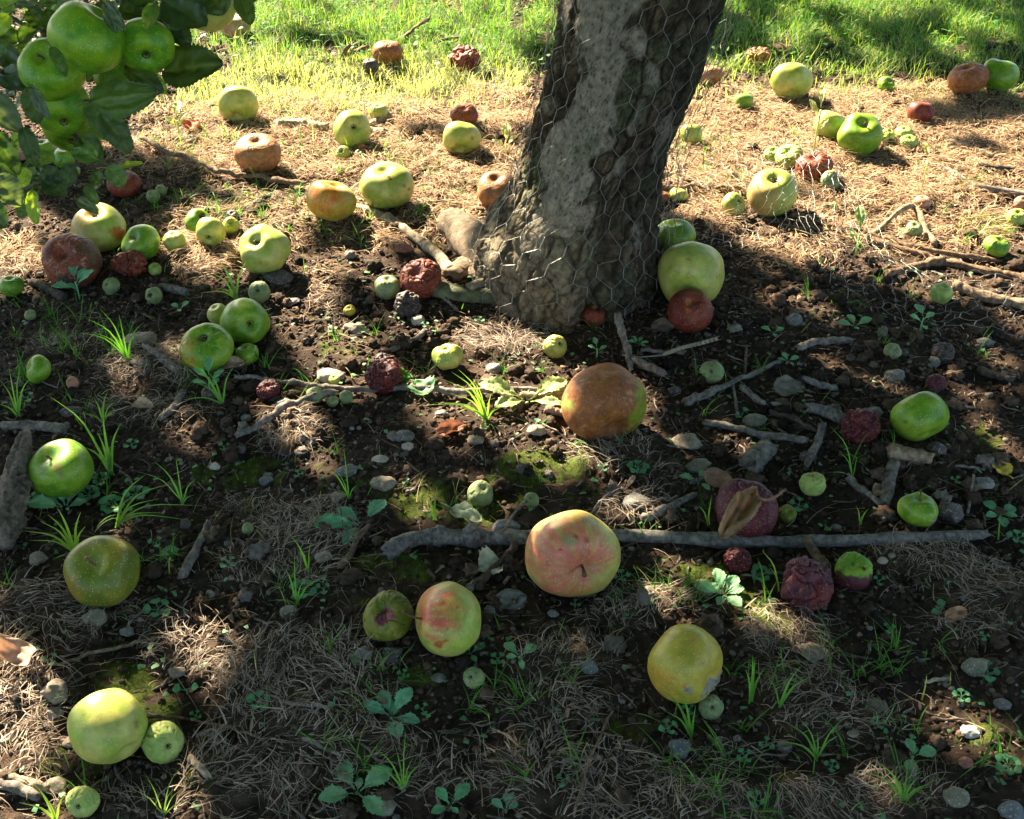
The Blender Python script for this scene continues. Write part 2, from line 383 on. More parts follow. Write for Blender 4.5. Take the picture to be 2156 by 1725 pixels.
_ix, _iy = (gx > -1.8) & (gx < 1.8), (gy > .3) & (gy < 4.4)
_hx, _hy, _hz = gx[_ix], gy[_iy], Z[np.ix_(_iy, _ix)]
_height0 = height
def height(x, y):
    """surface of the finished ground"""
    x = np.asarray(x, float); y = np.asarray(y, float)
    i = np.clip(np.searchsorted(_hx, x)-1, 0, len(_hx)-2); j = np.clip(np.searchsorted(_hy, y)-1, 0, len(_hy)-2)
    a = np.clip((x-_hx[i])/(_hx[i+1]-_hx[i]), 0, 1); b = np.clip((y-_hy[j])/(_hy[j+1]-_hy[j]), 0, 1)
    return (_hz[j, i]*(1-a)+_hz[j, i+1]*a)*(1-b) + (_hz[j+1, i]*(1-a)+_hz[j+1, i+1]*a)*b
def scatter(n, umin=-60, umax=2216, vmin=-120, vmax=1800):
    """n points spread evenly over the ground in view"""
    x = rng.uniform(-1.62, 1.62, n*2); y = rng.uniform(.52, 3.75, n*2)
    u, v = project(x, y); k = (u > umin) & (u < umax) & (v > vmin) & (v < vmax)
    return x[k][:n], y[k][:n]

# ------------------------------------------------------------------ loose soil: crumbs and clods
def ico(sub):
    t = (1+5**.5)/2
    v = unit([(-1,t,0),(1,t,0),(-1,-t,0),(1,-t,0),(0,-1,t),(0,1,t),(0,-1,-t),(0,1,-t),(t,0,-1),(t,0,1),(-t,0,-1),(-t,0,1)])
    f = [(0,11,5),(0,5,1),(0,1,7),(0,7,10),(0,10,11),(1,5,9),(5,11,4),(11,10,2),(10,7,6),(7,1,8),(3,9,4),(3,4,2),(3,2,6),(3,6,8),(3,8,9),(4,9,5),(2,4,11),(6,2,10),(8,6,7),(9,8,1)]
    v = [tuple(a) for a in v]
    for _ in range(sub):
        cache = {}; nf = []
        def mid(a, b):
            k = (min(a, b), max(a, b))
            if k not in cache:
                m = unit(np.array(v[a])+np.array(v[b])); cache[k] = len(v); v.append(tuple(m))
            return cache[k]
        for a, b, c_ in f:
            ab, bc, ca = mid(a, b), mid(b, c_), mid(c_, a); nf += [(a, ab, ca), (b, bc, ab), (c_, ca, bc), (ab, bc, ca)]
        f = nf
    return np.array(v), np.array(f)
IC = [ico(0), ico(1), ico(2), ico(3), ico(4)]
def lumps(name, x, y, r, sub, jit, cols, mat, sink=.3, flat=.75, smooth=False, label=None, cat=None, freq=1.5, zoff=0):
    v, f = IC[sub]; n = len(x)
    V = v[None]*(1 + jit*fbm(v[None]*freq + rng.uniform(0, 50, (n, 1, 3)), 2 if sub < 2 else 3)[..., None]*1.6)
    sc = r[:, None]*np.stack([rng.uniform(.75, 1.3, n), rng.uniform(.75, 1.3, n), rng.uniform(flat*.7, flat*1.15, n)], -1)
    V = V*sc[:, None]
    a = rng.uniform(0, 6.28, n); ca, sa = np.cos(a)[:, None], np.sin(a)[:, None]
    V = np.stack([V[..., 0]*ca - V[..., 1]*sa, V[..., 0]*sa + V[..., 1]*ca, V[..., 2]], -1)
    V += np.stack([x, y, height(x, y) + r*flat*(1-sink*2) + zoff], -1)[:, None]
    F = f[None] + (np.arange(n)*len(v))[:, None, None]
    CC = np.repeat(cols[:, None], len(v), 1).reshape(-1, 3)
    o = make_obj(name, V, F.reshape(-1, 3), mat, col=CC, smooth=smooth)
    tag(o, label, cat, kind='stuff'); return o
def soilcol(n):
    k = rng.random(n)[:, None]; c = np.array([.115, .080, .056])*(1-k) + np.array([.018, .013, .011])*k
    c = np.where(rng.random((n, 1)) < .09, np.array([.15, .13, .11]), c*.85)
    return c*rng.uniform(.7, 1.3, (n, 1))
x, y = scatter(150000)
k = (dens_w(GRASS, x, y) < .5) & (rng.random(len(x)) < .30 + .9*np.clip(.5+1.3*p2(x, y, .12, 2, z=2.), 0, 1) - .55*dens_w(THATCH, x, y) - .6*dens_w(MOSS, x, y))
x, y = x[k], y[k]; r = .0011 + .0034*rng.random(len(x))**2.2
lumps('soil_crumbs', x, y, r, 0, .35, soilcol(len(x)), M['crumb'], .35, .8, label='fine loose crumbs of dark soil', cat='soil crumbs')
x, y = scatter(17000)
u_, v_ = project(x, y)
cl = np.zeros(len(x))
for e in [(1900,800,230,110),(1000,900,180,90),(700,720,260,110),(1750,930,260,120),(1780,620,200,70),(560,900,240,90),(760,1650,140,70),(1080,1280,160,120),(150,1620,120,80),(450,1200,160,90),(1900,1560,120,60),(2000,1000,160,120),(900,640,160,60),(2040,1350,100,60),(1500,960,120,70)]:
    cl = np.maximum(cl, 1-sstep(.5, 1.2, np.hypot((u_-e[0])/e[2], (v_-e[1])/e[3])))
k = (dens_w(GRASS, x, y) < .4) & (rng.random(len(x)) < .22 + .75*cl)
x, y = x[k], y[k]; r = .0026 + .0085*rng.random(len(x))**3.0
lumps('soil_clods', x, y, r, 2, .62, soilcol(len(x)), M['crumb'], .28, .85, smooth=True, label='knobbly clods of soil lying loose', cat='soil clods', freq=2.4)

# ------------------------------------------------------------------ blades: dead grass, green grass, moss
def blades(x, y, z, L, w, el0, el1, az, curl, S, cols, tip=.15, twist=0.3, tipcol=None):
    n = len(x); t = np.linspace(0, 1, S+1)
    el = el0[:, None] + (el1-el0)[:, None]*t; a = az[:, None] + curl[:, None]*t
    d = np.stack([np.cos(el)*np.cos(a), np.cos(el)*np.sin(a), np.sin(el)], -1)
    P = np.concatenate([np.zeros((n, 1, 3)), np.cumsum((d[:, 1:]+d[:, :-1])/2, 1)], 1)*(L/S)[:, None, None]
    P = P + np.stack([x, y, z], -1)[:, None]
    tw = rng.uniform(-twist, twist, n)[:, None] + 0*t
    side = np.stack([-np.sin(a)*np.cos(tw), np.cos(a)*np.cos(tw), np.sin(tw)], -1)
    ww = w[:, None]*(1-(1-tip)*t**1.6)*.5
    V = np.stack([P - side*ww[..., None], P + side*ww[..., None]], 2)
    base = (np.arange(n)*(S+1)*2)[:, None]; k = np.arange(S)[None]*2
    Q = np.stack([base+k, base+k+1, base+k+3, base+k+2], -1).reshape(-1, 4)
    CC = np.repeat(cols[:, None], S+1, 1)
    if tipcol is not None: CC = CC*(1-t[None, :, None]) + tipcol[:, None]*t[None, :, None]
    CC = np.repeat(CC[:, :, None], 2, 2).reshape(-1, 3)
    return V.reshape(-1, 3), Q, None, CC
def pal(n, cs, var=.18):
    cs = np.array(cs); i = rng.integers(0, len(cs), n); j = rng.integers(0, len(cs), n); k = rng.random((n, 1))
    return (cs[i]*k + cs[j]*(1-k))*rng.uniform(1-var, 1+var, (n, 1))
STRAWC = [(.48,.33,.19),(.58,.44,.28),(.28,.17,.095),(.42,.29,.17),(.15,.095,.06),(.38,.29,.21)]
# dead grass thatch; strands run along a swirling field so that mats and tufts appear
x, y = scatter(620000)
d = dens_w(THATCH, x, y) + .05*(.72 + .75*p2(x, y, .07, 2, z=3.3))
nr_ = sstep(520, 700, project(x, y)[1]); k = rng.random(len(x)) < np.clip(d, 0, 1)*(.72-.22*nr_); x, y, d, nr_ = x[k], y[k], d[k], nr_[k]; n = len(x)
sc_ = pal(n, STRAWC, .28); sg = sc_.mean(-1, keepdims=True); sc_ = sc_*(1-nr_[:, None]) + (sg*.5+sc_*.5)*.80*nr_[:, None]  # foreground strands coloured darker and greyer, standing in for shade
fa = 5.5*p2(x, y, .14, 2, z=6.6) + .5
az = fa + rng.normal(0, .55, n); up = rng.random(n)
mb = MB()
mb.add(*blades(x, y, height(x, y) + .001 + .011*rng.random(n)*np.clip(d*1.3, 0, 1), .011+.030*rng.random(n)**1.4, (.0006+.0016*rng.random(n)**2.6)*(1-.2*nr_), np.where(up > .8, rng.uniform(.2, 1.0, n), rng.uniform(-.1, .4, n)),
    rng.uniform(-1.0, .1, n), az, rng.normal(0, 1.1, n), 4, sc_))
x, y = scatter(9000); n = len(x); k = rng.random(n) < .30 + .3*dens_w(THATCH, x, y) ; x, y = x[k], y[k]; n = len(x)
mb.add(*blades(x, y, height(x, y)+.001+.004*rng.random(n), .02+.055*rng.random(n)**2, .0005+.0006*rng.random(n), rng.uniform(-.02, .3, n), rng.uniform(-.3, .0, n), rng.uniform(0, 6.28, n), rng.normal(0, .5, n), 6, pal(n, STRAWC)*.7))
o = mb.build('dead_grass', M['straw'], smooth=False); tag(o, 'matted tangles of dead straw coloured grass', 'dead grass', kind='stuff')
# green grass
GREENC = [(.07,.20,.035),(.11,.25,.045),(.05,.16,.03),(.18,.28,.06),(.30,.30,.13)]
x, y = scatter(240000, vmin=-420); k = rng.random(len(x)) < np.where(y > 2.0, 1, .5); x, y = x[k], y[k]
u_, v_ = project(x, y); d = dens_w(GRASS, x, y, .6)
k = rng.random(len(x)) < (np.clip(d, 0, 1)**1.4 + .05*(v_ > 560)*(.5+p2(x, y, .09, 2, z=7.7)))*np.where(v_ < 260, .95, .5)*np.clip(.75+.9*p2(x, y, .06, 2, z=4.1), .12, 1); x, y, v_, d = x[k], y[k], v_[k], d[k]; n = len(x)
far = 1-sstep(110, 300, v_)
L = (.016+.026*rng.random(n)**1.3)*(1+.8*far*rng.random(n))*(.55+.95*np.clip(.5+1.2*p2(x, y, .11, 2, z=2.), 0, 1)); L = np.where(v_ > 140, L*.9, L)
gc = pal(n, GREENC); u_ = project(x, y)[0]; yel = (sstep(105, 180, v_)*(1-sstep(300, 460, v_))*(1-.6*sstep(1500, 1600, u_)))[:, None]; gc = gc*(1-.7*yel) + np.array([.52,.49,.30])*.75*yel
mb = MB()
mb.add(*blades(x, y, height(x, y)-.001, L, .0009+.0013*rng.random(n), rng.uniform(.8, 1.55, n), rng.uniform(-.5, 1.2, n), rng.uniform(0, 6.28, n), rng.normal(0, .4, n), 5, gc, tip=.1, tipcol=gc*1.15))
# tufts in the foreground patches
x0, y0 = scatter(5200, vmin=300); d0 = dens_w(GRASS, x0, y0); k = rng.random(len(x0)) < d0*3.4 + .045; x0, y0 = x0[k], y0[k]
per = 8; x = np.repeat(x0, per)+rng.normal(0, .003, len(x0)*per); y = np.repeat(y0, per)+rng.normal(0, .003, len(x0)*per); n = len(x)
gc = pal(n, [(.07,.19,.035),(.10,.25,.04),(.05,.13,.03)])
mb.add(*blades(x, y, height(x, y), .016+.04*rng.random(n)**1.3, .0010+.0013*rng.random(n), rng.uniform(.7, 1.5, n), rng.uniform(-.4, .9, n), rng.uniform(0, 6.28, n), rng.normal(0, .4, n), 6, gc, tip=.1))
o = mb.build('grass', M['grass'], smooth=False); tag(o, 'green grass growing behind the tree and in loose tufts', 'grass', kind='stuff')
# broad clover like weeds mixed into the far grass
x, y = scatter(5200, vmin=-300, vmax=150); n = len(x)
mb = MB(); mb.add(*blades(x, y, height(x, y)+.012+.03*rng.random(n), .008+.012*rng.random(n), .004+.007*rng.random(n), rng.uniform(.0, .8, n), rng.uniform(-.5, .2, n), rng.uniform(0, 6.28, n), rng.normal(0, .3, n), 3, pal(n, [(.08,.24,.04),(.14,.30,.05),(.05,.17,.04)]), tip=.4))
o = mb.build('ground_cover', M['grass'], smooth=False); tag(o, 'small broad leaved weeds mixed through the far grass', 'ground cover', kind='stuff')
# tiny seed leaves in the foreground
x, y = scatter(9000, vmin=560); n0 = p2(x, y, .10, 2, z=3.9); k = rng.random(len(x)) < .10 + .5*sstep(.05, .5, n0); x, y = x[k], y[k]; n = len(x)
mb = MB(); mb.add(*blades(x, y, height(x, y)+.002+.008*rng.random(n), .003+.006*rng.random(n), .003+.004*rng.random(n), rng.uniform(.0, .6, n), rng.uniform(-.5, .1, n), rng.uniform(0, 6.28, n), rng.normal(0, .2, n), 3, pal(n, [(.10,.27,.12),(.07,.20,.08),(.14,.30,.12)]), tip=.55))
o = mb.build('seed_leaves', M['weed'], smooth=False); tag(o, 'scattered tiny green seed leaves low on the foreground soil', 'ground cover', kind='stuff')
# moss: tiny upright shoots
x, y = scatter(150000); m_ = dens_w(MOSS, x, y)*(.75 + .9*p2(x, y, .03, 3, z=1.)); k = rng.random(len(x)) < sstep(.38, .62, m_)*.85; x, y = x[k], y[k]; n = len(x)
mb = MB(); mb.add(*blades(x, y, height(x, y)+.001+.0045*np.clip(.6+p2(x, y, .02, 2, z=6.), 0, 1.3), .002+.003*rng.random(n), .0007+.0006*rng.random(n), rng.uniform(.3, 1.5, n), rng.uniform(.0, 1.3, n), rng.uniform(0, 6.28, n), rng.normal(0, .5, n), 2, pal(n, [(.10,.16,.02),(.15,.20,.025),(.07,.12,.015)]), tip=.3))
o = mb.build('moss', M['moss'], smooth=False); tag(o, 'low cushions of bright green moss on the soil', 'moss', kind='stuff')
# scraps of dead leaf
x, y = scatter(5200); k = (dens_w(GRASS, x, y) < .5) & (rng.random(len(x)) < .55 + .3*p2(x, y, .2, 2, z=5.)); x, y = x[k], y[k]; n = len(x)
mb = MB(); mb.add(*blades(x, y, height(x, y)+.0015+.002*rng.random(n), .004+.011*rng.random(n)**2, .0025+.0055*rng.random(n)**2, rng.uniform(-.1, .7, n), rng.uniform(-1.2, .6, n), rng.uniform(0, 6.28, n), rng.normal(0, .5, n), 4, pal(n, [(.20,.125,.075),(.12,.075,.05),(.27,.19,.12),(.07,.05,.04)]), tip=.5, twist=.9))
o = mb.build('leaf_litter', M['deadleaf'], smooth=False); tag(o, 'broken scraps of brown dead leaf on the soil', 'leaf litter', kind='stuff')
# twig crumbs and bark flakes
x, y = scatter(5200); k = dens_w(GRASS, x, y) < .35; x, y = x[k], y[k]; mb = MB()
for i in range(len(x)):
    a = rng.uniform(0, 6.28); l = .004+.014*rng.random()**2.2; r = .0006+.0013*rng.random(); z = height1(x[i], y[i])+r
    dd = np.array([math.cos(a), math.sin(a), rng.normal(0, .15)])*l
    P = np.array([[x[i], y[i], z]]) + np.array([-1, -.3, .35, 1])[:, None]*dd + rng.normal(0, l*.07, (4, 3))
    kk = rng.uniform(.5, 1.2); V, Q = tube(P, r*np.array([.8, 1, 1.1, .7]), 4)
    mb.add(V, Q, col=np.array([.20, .165, .135])*kk)
o = mb.build('twig_litter', M['wood'], smooth=False); tag(o, 'fine litter of broken twig and bark bits', 'twig litter', kind='stuff')

# ------------------------------------------------------------------ the apple tree: trunk, limbs, crown
TZ = np.array([-.12, -.05, 0, .08, .165, .245, .358, .463, .62, .8, 1.0, 1.35, 1.7])
TX = np.array([.088, .093, .093, .094, .1185, .134, .167, .192, .232, .27, .31, .37, .42])
TR = np.array([.185, .165, .152, .1455, .1185, .112, .1157, .118, .125, .125, .118, .10, .085])
TY0 = 1.68
def txy(z): return np.interp(z, TZ, TX), TY0 + .02*np.asarray(z)
nz_, na_ = 460, 620
tz = np.linspace(-.05, 1.7, nz_); tz = -.05 + 1.75*np.linspace(0, 1, nz_)**1.6
ta = np.linspace(0, 2*math.pi, na_, endpoint=False)
AA, ZZ = np.meshgrid(ta, tz)
def trunk_r(A, Zh):
    cx = np.interp(Zh, TZ, TR)
    r = cx*(1 + .05*perlin(np.stack([np.cos(A)*1.3, np.sin(A)*1.3, Zh*5.], -1)))
    dang = lambda c: (A - c + math.pi) % (2*math.pi) - math.pi
    low = 1-sstep(.02, .2, Zh)
    r = r + .005*low*np.exp(-(dang(math.radians(188))/.40)**2) + .014*low*np.exp(-(dang(math.radians(262))/.30)**2) + .004*low*np.exp(-(dang(math.radians(335))/.3)**2)
    # the deep fold between the two stems of the trunk
    fc = math.radians(286) + (Zh-.1)*.9
    r = r - .022*(1-sstep(.16, .34, Zh))*np.exp(-(dang(fc)/.15)**2)
    r = r + .008*np.exp(-(dang(math.radians(262)+(Zh-.2)*1.0)/.35)**2)*sstep(.05, .2, Zh)
    return r
R0 = trunk_r(AA, ZZ)
sx, sy = AA*.14, ZZ
wx = sx + .008*perlin(np.stack([np.cos(AA)*4, np.sin(AA)*4, ZZ*22], -1)); wy = sy + .010*perlin(np.stack([np.cos(AA)*4+9, np.sin(AA)*4, ZZ*22], -1))
C3 = np.stack([np.cos(AA)*.14, np.sin(AA)*.14, ZZ*.95], -1)
C3 = C3 + .010*np.stack([perlin(C3*34), perlin(C3*34+7), perlin(C3*34+13)], -1)
C3b = C3 + .016*np.stack([fbm(C3*22+k_, 2) for k_ in (1., 8., 15.)], -1)
f1, f2, idd = worley(C3b*np.array([1, 1, .8])/.046); g1, g2, id2 = worley((C3b+.006*perlin(C3*120)[..., None])/.019)
crack = 1-sstep(.0, .13, f2-f1); fine = 1-sstep(.0, .20, g2-g1); pl2 = ((id2*53) % 89)/89.
plate = ((idd*37) % 97)/97.
smoothz = sstep(.0, .12, .55*fbm(C3*16+2, 3) + .8*perlin(C3*7+.8) + 1.05*np.exp(-(((AA-math.radians(240)-(ZZ-.3)*.3+math.pi) % (2*math.pi)-math.pi)/.55)**2)*sstep(.19, .25, ZZ) + .6*np.exp(-(((AA-math.radians(232)+math.pi) % (2*math.pi)-math.pi)/.25)**2)*np.exp(-((ZZ-.17)/.04)**2) - .48 - .5*sstep(math.radians(265), math.radians(290), AA))
smoothz = np.clip(np.maximum(smoothz, (plate > .60 + .3*sstep(math.radians(262), math.radians(292), AA))*sstep(.10, .22, f2-f1)*.9), 0, 1)
flake = 1-smoothz
n1 = fbm(C3*90, 3); n2 = fbm(C3*28+5, 3)
disp = flake*(-.0050*crack - .0030*fine + .006*(plate-.5) + .0042*(pl2-.5) + .0040*n2) + .0016*n1 - smoothz*.002 - .0035*(sstep(.35, .6, smoothz)*(1-sstep(.6, .95, smoothz)))
# flow ridges at the foot
disp += (1-sstep(-.02, .10, ZZ))*.0035*perlin(np.stack([np.cos(AA)*11, np.sin(AA)*11, ZZ*6], -1))
RR = R0 + disp*1.0
X0, Y0_ = txy(ZZ)
VT = np.stack([X0 + RR*np.cos(AA), Y0_ + RR*np.sin(AA)*.96, ZZ], -1)
grey = np.array([.36, .355, .33]); brown = np.array([.135, .105, .080]); dark = np.array([.045, .036, .030]); lich = np.array([.115, .16, .10]); tan = np.array([.36, .31, .24])
q1 = np.clip(.45 + .8*n2 + .9*(plate-.5) + .6*(pl2-.5), 0, 1)[..., None]
cc = brown*.75*(1-q1) + np.array([.27, .235, .19])*q1
cc = cc*(1-smoothz[..., None]) + grey*(1+.30*n1[..., None])*smoothz[..., None]
lm = sstep(.12, .5, fbm(C3*11+3, 3) + .25*flake)[..., None]*.75; cc = cc*(1-lm) + lich*lm
spk = (np.maximum(sstep(.30, .45, perlin(C3*230)), .8*sstep(.35, .6, fbm(C3*60+9, 2)))*smoothz)[..., None]*.75; cc = cc*(1-spk) + dark*spk
fl2 = 1-sstep(0, .16, np.subtract(*worley((C3b+.004*perlin(C3*150)[..., None])/.0085)[1::-1])); disp2 = -.0016*fl2*flake; cc = cc*(1-.45*fl2*flake)[..., None] if cc.ndim == 3 else cc
ck = (np.clip(crack*.9+fine*.5, 0, 1)*(.25+.75*flake))[..., None]*.85; cc = cc*(1-ck) + dark*ck
lowl = ((1-sstep(.10, .24, ZZ))*np.clip(np.cos(AA-math.radians(222)), 0, 1)**1.5)[..., None]; cc = cc*(1-.72*lowl) + tan*(1+.3*n1[..., None])*(1-.6*ck)*.72*lowl  # pale tan bark low on the left, lightened further for dappled light
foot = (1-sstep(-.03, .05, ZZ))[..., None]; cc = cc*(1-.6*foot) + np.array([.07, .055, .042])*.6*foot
tree = empty('apple_tree', (.093, TY0, 0)); tag(tree, 'leaning apple tree with flaking grey bark wrapped in wire netting', 'tree')
make_obj('trunk', VT, gridfaces(nz_, na_, True), M['bark'], tree, (cc*np.array([.66, .615, .53])*(1-.35*sstep(math.radians(268), math.radians(300), AA))[..., None]).reshape(-1, 3))  # right side darkened in the colour, for shade as well as browner bark
# root swelling and cut stub at the foot
def gpath(pts, extra=0.0): return np.array([on_ground(u, v, h+extra) for (u, v, h) in pts])
mb = MB()
V, Q = tube(catmull(gpath([(945,462,.0),(985,492,.008),(1030,535,.012),(1090,560,.01)]), 26), np.linspace(.028, .05, 26), 22, .20, 3, .8); mb.add(V, Q, col=np.array([.17, .135, .095])*(1+.7*fbm(V*60, 3))[:, None]); mb.build('root', M['bark'], tree)
mb = MB()
V, Q = tube(catmull(gpath([(905,601,.014),(935,612,.014),(985,620,.010),(1060,622,.01)]), 26), np.array([.004, .012, .014, .015]+[.016]*22), 18, .30, 8, .8); mb.add(V, Q, col=np.array([.11, .12, .07])*(1+.7*fbm(V*60, 3))[:, None])
V, Q = tube(catmull(gpath([(985,608,.02),(1025,595,.018),(1070,590,.02)]), 12), .009, 12, .3, 5); mb.add(V, Q, col=(.24, .22, .15)); mb.build('stub', M['bark'], tree)
mb = MB()
V, Q = tube(catmull(gpath([(948,585,.002),(985,560,.006),(1010,575,.004),(1040,590,.0)]), 20), .022, 16, .3, 15, .7); mb.add(V, Q, col=np.array([.18, .135, .095])*(1+.7*fbm(V*60, 3))[:, None]); mb.build('root', M['bark'], tree)
# limbs above the picture
top = np.array([.42, TY0+.034, 1.66])
for i, (dx, dy, dz) in enumerate([(-1.6, 1.2, 1.1), (-.5, 2.0, 1.2), (1.2, 1.5, 1.0), (1.5, .1, 1.2), (-1.5, -.3, 1.0), (-.2, -.7, 1.5), (.4, .9, 1.8)]):
    P = catmull([top-np.array([0, 0, .12]), top+np.array([dx*.25, dy*.25, dz*.4]), top+np.array([dx*.6, dy*.6, dz*.75]), top+np.array([dx, dy, dz])], 16)
    V, Q = tube(P, np.linspace(.06, .012, 16), 9, .15, i); b = MB(); b.add(V, Q, col=(.19, .165, .14)); b.build('branch', M['bark'], tree)
# crown: leaves set along the sun's rays to shape the dappled shade
st = .0195
cx, cy = np.meshgrid(np.arange(-2.3, 2.9, st), np.arange(.0, 5.6, st)); cx, cy = cx.ravel(), cy.ravel()
cx = cx + rng.uniform(-.5, .5, len(cx))*st; cy = cy + rng.uniform(-.5, .5, len(cy))*st
shade = ~lit_at(cx, cy)
sa = np.array([-math.sin(SUN_AZ), math.cos(SUN_AZ)])
for (l, s_) in ((.030, 0), (-.030, 0), (0, .015), (0, -.015)):
    shade &= ~lit_at(cx + sa[0]*l - sa[1]*s_, cy + sa[1]*l + sa[0]*s_)
cx, cy = cx[shade], cy[shade]; n = len(cx)
hh = 1.3 + 1.25*rng.random(n)**1.15 + .25*p2(cx, cy, .5, 2)
PC = np.stack([cx, cy, 0*cx], -1) + SDIR*(hh/SDIR[2])[:, None]
nrm = unit(SDIR + rng.normal(0, .33, (n, 3))); a1 = unit(np.cross(nrm, rng.normal(0, 1, (n, 3)))); a2 = np.cross(nrm, a1)
hl = rng.uniform(.022, .034, n)[:, None]; hw = hl*rng.uniform(.58, .75, n)[:, None]
LV = np.stack([PC - a1*hl, PC - a1*hl*.35 + a2*hw*.95, PC + a1*hl*.35 + a2*hw*.8 , PC + a1*hl, PC + a1*hl*.35 - a2*hw*.8, PC - a1*hl*.35 - a2*hw*.95], 1)
LV[:, 1:3] += (nrm*hl*.12)[:, None]; LV[:, 4:6] += (nrm*hl*.12)[:, None]
b6 = (np.arange(n)*6)[:, None]
LQ = np.concatenate([b6+np.array([[0, 1, 2, 3]]), b6+np.array([[0, 3, 4, 5]])])
lc = np.repeat(pal(n, [(.06,.13,.035),(.09,.17,.04),(.045,.10,.03)]), 6, 0)
# unseen leaves added overhead to cut sky light, with gaps for the sun
n = 60000; ex = np.stack([rng.uniform(-3.4, 3.6, n), rng.uniform(-2.6, 4.6, n), rng.uniform(1.45, 3.1, n)], -1)
hit = ex - SDIR*(ex[:, 2:]/SDIR[2]); k = (((ex[:, 0]-.4)/3.4)**2 + ((ex[:, 1]-1.2)/3.6)**2 + ((ex[:, 2]-1.4)/1.9)**2 < 1)
ok = ~((np.abs(hit[:, 0]) < 2.2) & (hit[:, 1] > .2) & (hit[:, 1] < 4.2) & lit_at(hit[:, 0], hit[:, 1]))
for (a_, b_) in ((.04, 0), (-.04, 0), (0, .05), (0, -.05)): ok &= ~((np.abs(hit[:, 0]) < 2.2) & (hit[:, 1] > .2) & (hit[:, 1] < 4.2) & lit_at(hit[:, 0]+a_, hit[:, 1]+b_))
ex = ex[k & ok]; n = len(ex); nr = unit(np.array([0, 0, 1.]) + rng.normal(0, .6, (n, 3))); a1 = unit(np.cross(nr, rng.normal(0, 1, (n, 3)))); a2 = np.cross(nr, a1)
hl = rng.uniform(.036, .05, n)[:, None]; hw = hl*.7
L2 = np.stack([ex - a1*hl, ex - a1*hl*.35 + a2*hw, ex + a1*hl*.35 + a2*hw*.85, ex + a1*hl, ex + a1*hl*.35 - a2*hw*.85, ex - a1*hl*.35 - a2*hw], 1); L2[:, 1:3] += (nr*hl*.12)[:, None]; L2[:, 4:6] += (nr*hl*.12)[:, None]
b6 = (len(LV)*6 + np.arange(n)*6)[:, None]; LQ = np.concatenate([LQ, b6+np.array([[0, 1, 2, 3]]), b6+np.array([[0, 3, 4, 5]])])
LV = np.concatenate([LV, L2]); lc = np.concatenate([lc, np.repeat(pal(n, [(.05,.11,.03),(.075,.15,.035),(.04,.09,.025)]), 6, 0)])
make_obj('crown_and_sky_blocker', LV, LQ, M['leaf'], tree, lc, smooth=False)

# ------------------------------------------------------------------ wire netting
def hexnet(fn, w, h, a=.038, b=.034, l=.017, wr=.00043, shear=0.0, keep=None, seed=0, twistn=5):
    """hexagonal netting on the surface fn(p, q) -> points; w, h in metres"""
    r_ = np.random.default_rng(seed); mb = MB()
    ni, nj = int(w/a)+1, int(h/b)+1
    def pt(s, t): return fn(np.asarray(s), np.asarray(t) + shear*np.asarray(s))
    jx = r_.normal(0, .0022, (ni+3, nj+3)); jz = r_.normal(0, .0018, (ni+3, nj+3))
    def nodes(i, j): 
        s = (i + .5*(j % 2))*a + jx[i+1, j+1]; t = j*b + jz[i+1, j+1]; return s, t
    ang = np.linspace(0, 2*math.pi, 4, endpoint=False)
    def strand(S, T, rad, off=None):
        P = pt(S, T)
        if off is not None: P = P + off
        V, Q = tube(P, rad, 4); mb.add(V, Q, col=(.19, .20, .19))
    for j in range(nj):
        for i in range(ni):
            s, t = nodes(i, j)
            if keep is not None and not keep(s, t): continue
            tt = np.linspace(t-l/2, t+l/2, 11)
            for ph in (0, math.pi):
                c = np.linspace(0, twistn*math.pi, 11) + ph
                P = pt(s + wr*1.15*np.cos(c), tt); 
                nn = unit(np.cross(P[5]-pt(s+.002, tt[5:6])[0], P[6]-P[4]))
                strand(s + wr*1.15*np.cos(c), tt, wr*.95, nn*(wr*1.15*np.sin(c))[:, None])
            for di in ((0, 1) if j % 2 else (-1, 0)):
                if i+di < -1 or j+1 > nj: continue
                s2, t2 = nodes(i+di, j+1)
                if keep is not None and not keep(s2, t2): continue
                f = np.linspace(0, 1, 5)
                strand(s+(s2-s)*f, (t+l/2)+((t2-l/2)-(t+l/2))*f + 0*f, wr*.85)
    return mb
net = empty('wire_netting', (.093, TY0, 0)); tag(net, 'rusty grey chicken wire netting wrapped round the leaning trunk and spilling right', 'wire netting')
def fn_trunk(s, t):
    A = math.radians(150) + s/.128; zh = t
    r = trunk_r(A, np.clip(zh, -.02, 1.5)) + .0085 + .004*perlin(np.stack([s*14, t*14, 0*s+t*0+.5], -1))
    r = r + .020*np.clip((A-math.radians(338))/.4, 0, 1)
    x0, y0 = txy(zh); return np.stack([x0+r*np.cos(A), y0+r*np.sin(A)*.96, zh], -1)
hexnet(lambda s, t: fn_trunk(*np.broadcast_arrays(s, t)), .128*math.radians(262), .74, shear=-.16, seed=2, keep=lambda s, t: t-.16*s > .004+.02*math.sin(s*30)).build('wrap', M['wire'], net)
